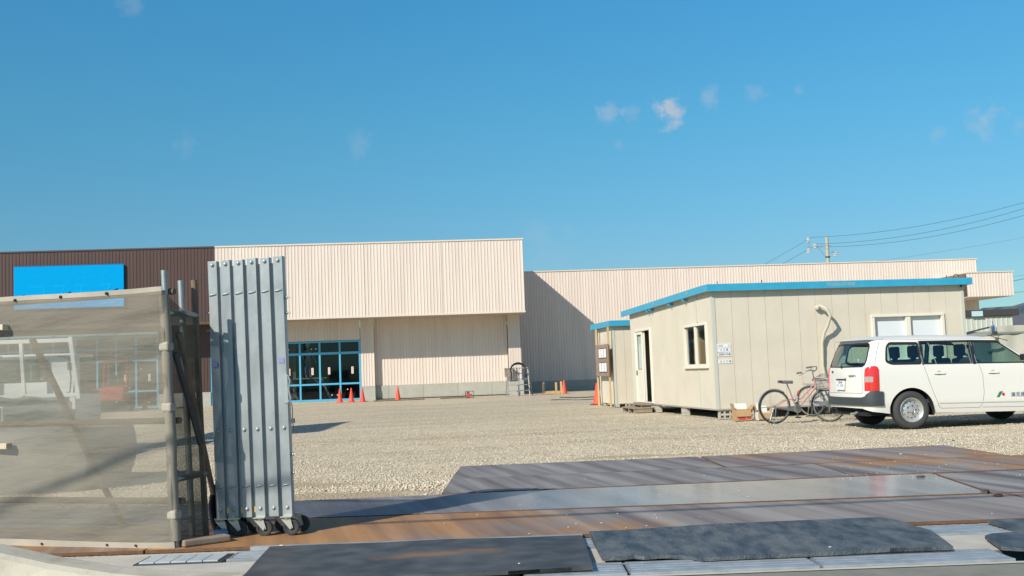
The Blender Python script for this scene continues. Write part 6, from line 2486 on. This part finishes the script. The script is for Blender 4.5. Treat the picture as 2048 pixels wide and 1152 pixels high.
# ================================================================== FAR RIGHT NEIGHBOURS
shed = thing('neighbour_shed', 'pale ribbed shed with a dark flat roof beyond the canopy, right of the site office', 'shed', (20.2, 50, 0), R(4.9))
mb = MB()
corr(mb, 0, 3.15, 0, 2.95, 0, pitch=.25)
corr(mb, 0, 3, 0, 2.95, 3.15, axis='y', face=1, pitch=.25)
mb.build('wall', M('shed_wall', (.50, .52, .45), .6), shed)
MB().box(-.2, 3.42, -.12, 3.2, 2.97, 3.28).build('roof', M('shed_roof', (.055, .05, .05), .6), shed, bevel=.03)
MB().box(1.1, 1.62, -.17, -.125, 2.98, 3.22).build('sign_panel', M('shed_sign', (.45, .62, .66), .6), shed)
hs = thing('neighbour_house', 'dark roofed house at the right edge behind the shed', 'house', (42.6, 80, 0), R(-12))
MB().box(-4, 8, 0, 7, 0, 2.9).build('wall', M('house_wall', (.30, .31, .31), .8), hs)
MB().prism([(-.8, 2.85), (7.8, 2.85), (3.5, 4.3)], -4.8, 8.8, 'X').build('roof', M('house_roof', (.10, .11, .125), .7), hs)
rows = []
for j in range(9):
    y_ = 300 + j * 30
    rows.append([(60 + i * 16, y_, max(0, 27 * math.exp(-((i - 13.5) / 5.5) ** 2) * math.sin(min(1, j / 6) * math.pi / 2) + 2.4 * math.sin(i * 1.7 + j) * min(1, j / 3)) - (1 if j == 0 else 0)) for i in range(40)])
hm, n_n, l_n, p_n = new_mat('hill_wood')
no_ = n_n.new('ShaderNodeTexNoise')
no_.inputs['Scale'].default_value = .12
no_.inputs['Detail'].default_value = 8
tcx = n_n.new('ShaderNodeTexCoord')
l_n.new(tcx.outputs['Object'], no_.inputs['Vector'])
cr_ = n_n.new('ShaderNodeValToRGB')
cr_.color_ramp.elements[0].color = (.05, .07, .06, 1)
cr_.color_ramp.elements[1].color = (.12, .14, .12, 1)
cr_.color_ramp.elements[0].position = .4
cr_.color_ramp.elements[1].position = .6
l_n.new(no_.outputs['Fac'], cr_.inputs[0])
l_n.new(cr_.outputs[0], p_n.inputs['Base Color'])
o = MB().grid(rows).build('hills', hm, smooth=True)
tag(o, 'dark wooded hill at the right edge', 'hill', kind='structure')
# temporary sheet fence with rail on the right
tf = thing('sheet_fence', 'grey sheet fence with a pipe rail behind the van at the right edge', 'fence', (18.72, 42.2, 0), R(-6))
rows = []
for z in (0, .7, 1.4, 2.28):
    rows.append([(x_ * .1, .03 * math.sin(x_ * .9) + .02 * math.sin(x_ * .31), z + .02 * math.sin(x_ * .2)) for x_ in range(0, 90)])
MB().grid(rows).build('sheet', M('sheet_grey', (.42, .41, .35), .8, 0, (.34, .34, .29), scale=1.2), tf, smooth=True)
MB().box(-.1, 9, -.06, -.02, 1.98, 2.05).build('rail', M('rail_green', (.16, .20, .17), .6), tf)
for x_ in (0.0, 1.8, 3.6, 5.4):
    MB().cyl((x_, .06, 0), (x_, .06, 2.3), .03).build('post', steel, tf)
dk = thing('dark_fence', 'dark framed fence section between the site office and the grey sheet fence', 'fence', (17.45, 42.4, 0), R(-4))
MB().box(.0, .10, -.05, .05, 0, 2.62).build('post', M('dark_steel'), dk)
MB().bar((.1, 0, 2.02), (1.25, 0, 2.26), .06).bar((.1, 0, 1.72), (1.25, 0, 1.80), .05).build('rail', M('dark_steel'), dk)
MB().box(.1, 1.28, -.01, .01, .0, 1.70).build('panel', M('panel_dark_green', (.07, .10, .10), .6), dk)
MB().box(.1, 1.28, .02, .035, 1.70, 2.1).build('panel', M('panel_grey', (.24, .26, .24), .6), dk)
o = thing('warning_lamp', 'blue warning lamp on top of the dark fence section', 'warning lamp', (18.66, 41.9, 2.08))
MB().lathe([(.045, 0), (.06, .02), (.06, .20), (.04, .26)], n=14).build('lens', M('lens_blue', (.03, .09, .26), .3), o, smooth=True)
MB().cyl((0, 0, .26), (0, 0, .42), .012, n=6).lathe([(.05, -.10), (.06, 0)], n=12).build('stem', M('dark_steel'), o)
o = MB().box(-.35, .33, -.04, .04, -.035, .035).build('timber_batten', M('batten_wood'))
o.location = (18.35, 41.6, 1.86)
o.rotation_euler = (0, R(-2), 0)
tag(o, 'short pale batten fixed below the blue warning lamp', 'timber')

# ================================================================== OUT OF FRAME: BOARD ADDED TO CAST A SHADOW, AND THE OVERHEAD CABLE
pb = thing('shadow_board', 'tall unseen board added beyond the left edge to cast the shadow across the gravel', 'board', (-11.6, 19.6, 0), R(90))
for x_ in (-1.9, 1.9):
    MB().cyl((x_, 0, 0), (x_, 0, 6.8), .05).build('post', steel, pb, smooth=True)
MB().prism([(-2.5, 4.2), (2.3, 4.2), (2.5, 6.9), (-2.4, 6.9)], -.08, .08, 'Y').build('panel', M('board_white', (.6, .6, .6), .6), pb)
o = MB().tube([(-40 + i * 4, 2.05 + .05 * (-34 + i * 4), 6.1 - .25 * math.sin(math.pi * i / 20)) for i in range(21)], .027, 6).build('overhead_cable', M('wire'), smooth=True)
tag(o, 'overhead cable above the road, its thin shadow crossing the steel plates', 'power line')

# small litter
for (px, py, s_, lb) in ((1203, 1046, .012, 'lone white stone chip on the plate behind the mat gap'), (1906, 882, .05, 'dark clod of dirt on the gravel in front of the van'),
                         (1915, 899, .05, 'dark clod at the back edge of the plates'), (1842, 954, .05, 'brown clod at the far right corner of the polished plate'),
                         (1970, 982, .05, 'brown clod at the near right corner of the polished plate'), (1998, 992, .055, 'dark clod on the seam of the front row plates'),
                         (1038, 1127, .012, 'white chip lying on the stained rubber mat'), (1660, 1094, .012, 'pale chip on the middle rubber mat'),
                         (563, 1091, .018, 'pale pebble on the rust orange plate beside the gate wheels'), (1802, 884 + 24, .022, 'pebble on the brown plate at the back corner')):
    dkc = 'clod' in lb
    chip(px, py, s_, M('clod', (.06, .045, .035), .9) if dkc else M('stone_white', (.6, .57, .5), .9), lb, 'dirt clod' if dkc else 'stone', .0 if py < 900 and px > 1890 else .036 + (.03 if 'mat' in lb and 'gap' not in lb else 0))


def specks():
    rng = random.Random(5)
    m_ = MB()
    for _ in range(120):
        if rng.random() < .6:
            px, py = rng.uniform(1640, 2040), rng.uniform(900, 960)
        else:
            px, py = rng.uniform(650, 2040), rng.uniform(950, 1075)
        x_, y_ = G(px, py, .034)
        if not any(in_poly(x_, y_, P) for P in PLATES):
            continue
        r_ = rng.uniform(.003, .0075)
        m_.ball((x_, y_, .036 + r_ * .3), r_, 6, (1, 1, .6))
    o_ = m_.build('gravel_specks', M('stone_white'))
    tag(o_, 'pale grit scattered over the steel plates', 'grit', kind='stuff')


specks()


# ================================================================== separate pieces become parts of their own
def split_loose(o, gap=.006, most=16):
    me = o.data
    nv = len(me.vertices)
    par = list(range(nv))

    def find(a):
        while par[a] != a:
            par[a] = par[par[a]]
            a = par[a]
        return a
    for e in me.edges:
        a, b = find(e.vertices[0]), find(e.vertices[1])
        if a != b:
            par[a] = b
    isl = {}
    for i in range(nv):
        isl.setdefault(find(i), []).append(i)
    if len(isl) < 2 or len(isl) > 80:
        return
    co = np.empty(nv * 3)
    me.vertices.foreach_get('co', co)
    co = co.reshape(-1, 3)
    ks = list(isl)
    bb = [(co[isl[k]].min(0) - gap / 2, co[isl[k]].max(0) + gap / 2) for k in ks]
    grp = list(range(len(ks)))

    def gf(a):
        while grp[a] != a:
            a = grp[a]
        return a
    for i in range(len(ks)):
        for j in range(i):
            if (bb[i][0] <= bb[j][1]).all() and (bb[j][0] <= bb[i][1]).all():
                a, b = gf(i), gf(j)
                if a != b:
                    grp[a] = b
    cl_ = {}
    for i, k in enumerate(ks):
        cl_.setdefault(gf(i), []).extend(isl[k])
    if not 2 <= len(cl_) <= most:
        return
    sets = [set(v) for v in cl_.values()]
    sets.sort(key=len, reverse=True)
    for n_, st in enumerate(sets):
        bm = bmesh.new()
        bm.from_mesh(me)
        bm.verts.ensure_lookup_table()
        bmesh.ops.delete(bm, geom=[v for v in bm.verts if v.index not in st], context='VERTS')
        m2 = me.copy()
        bm.to_mesh(m2)
        bm.free()
        if n_ == 0:
            first = m2
        else:
            c = o.copy()
            c.data = m2
            COL.objects.link(c)
    o.data = first


SKIP = ('lettering', 'company_name', 'badge', 'notice_text', 'spokes', 'rim_holes', 'basket', 'body', 'company_mark', 'bars')
done = set()
for o in list(bpy.data.objects):
    if o.type == 'MESH' and o.parent and o.data.users == 1 and not any(o.name.startswith(k) for k in SKIP):
        if o.get('kind') != 'stuff':
            split_loose(o)
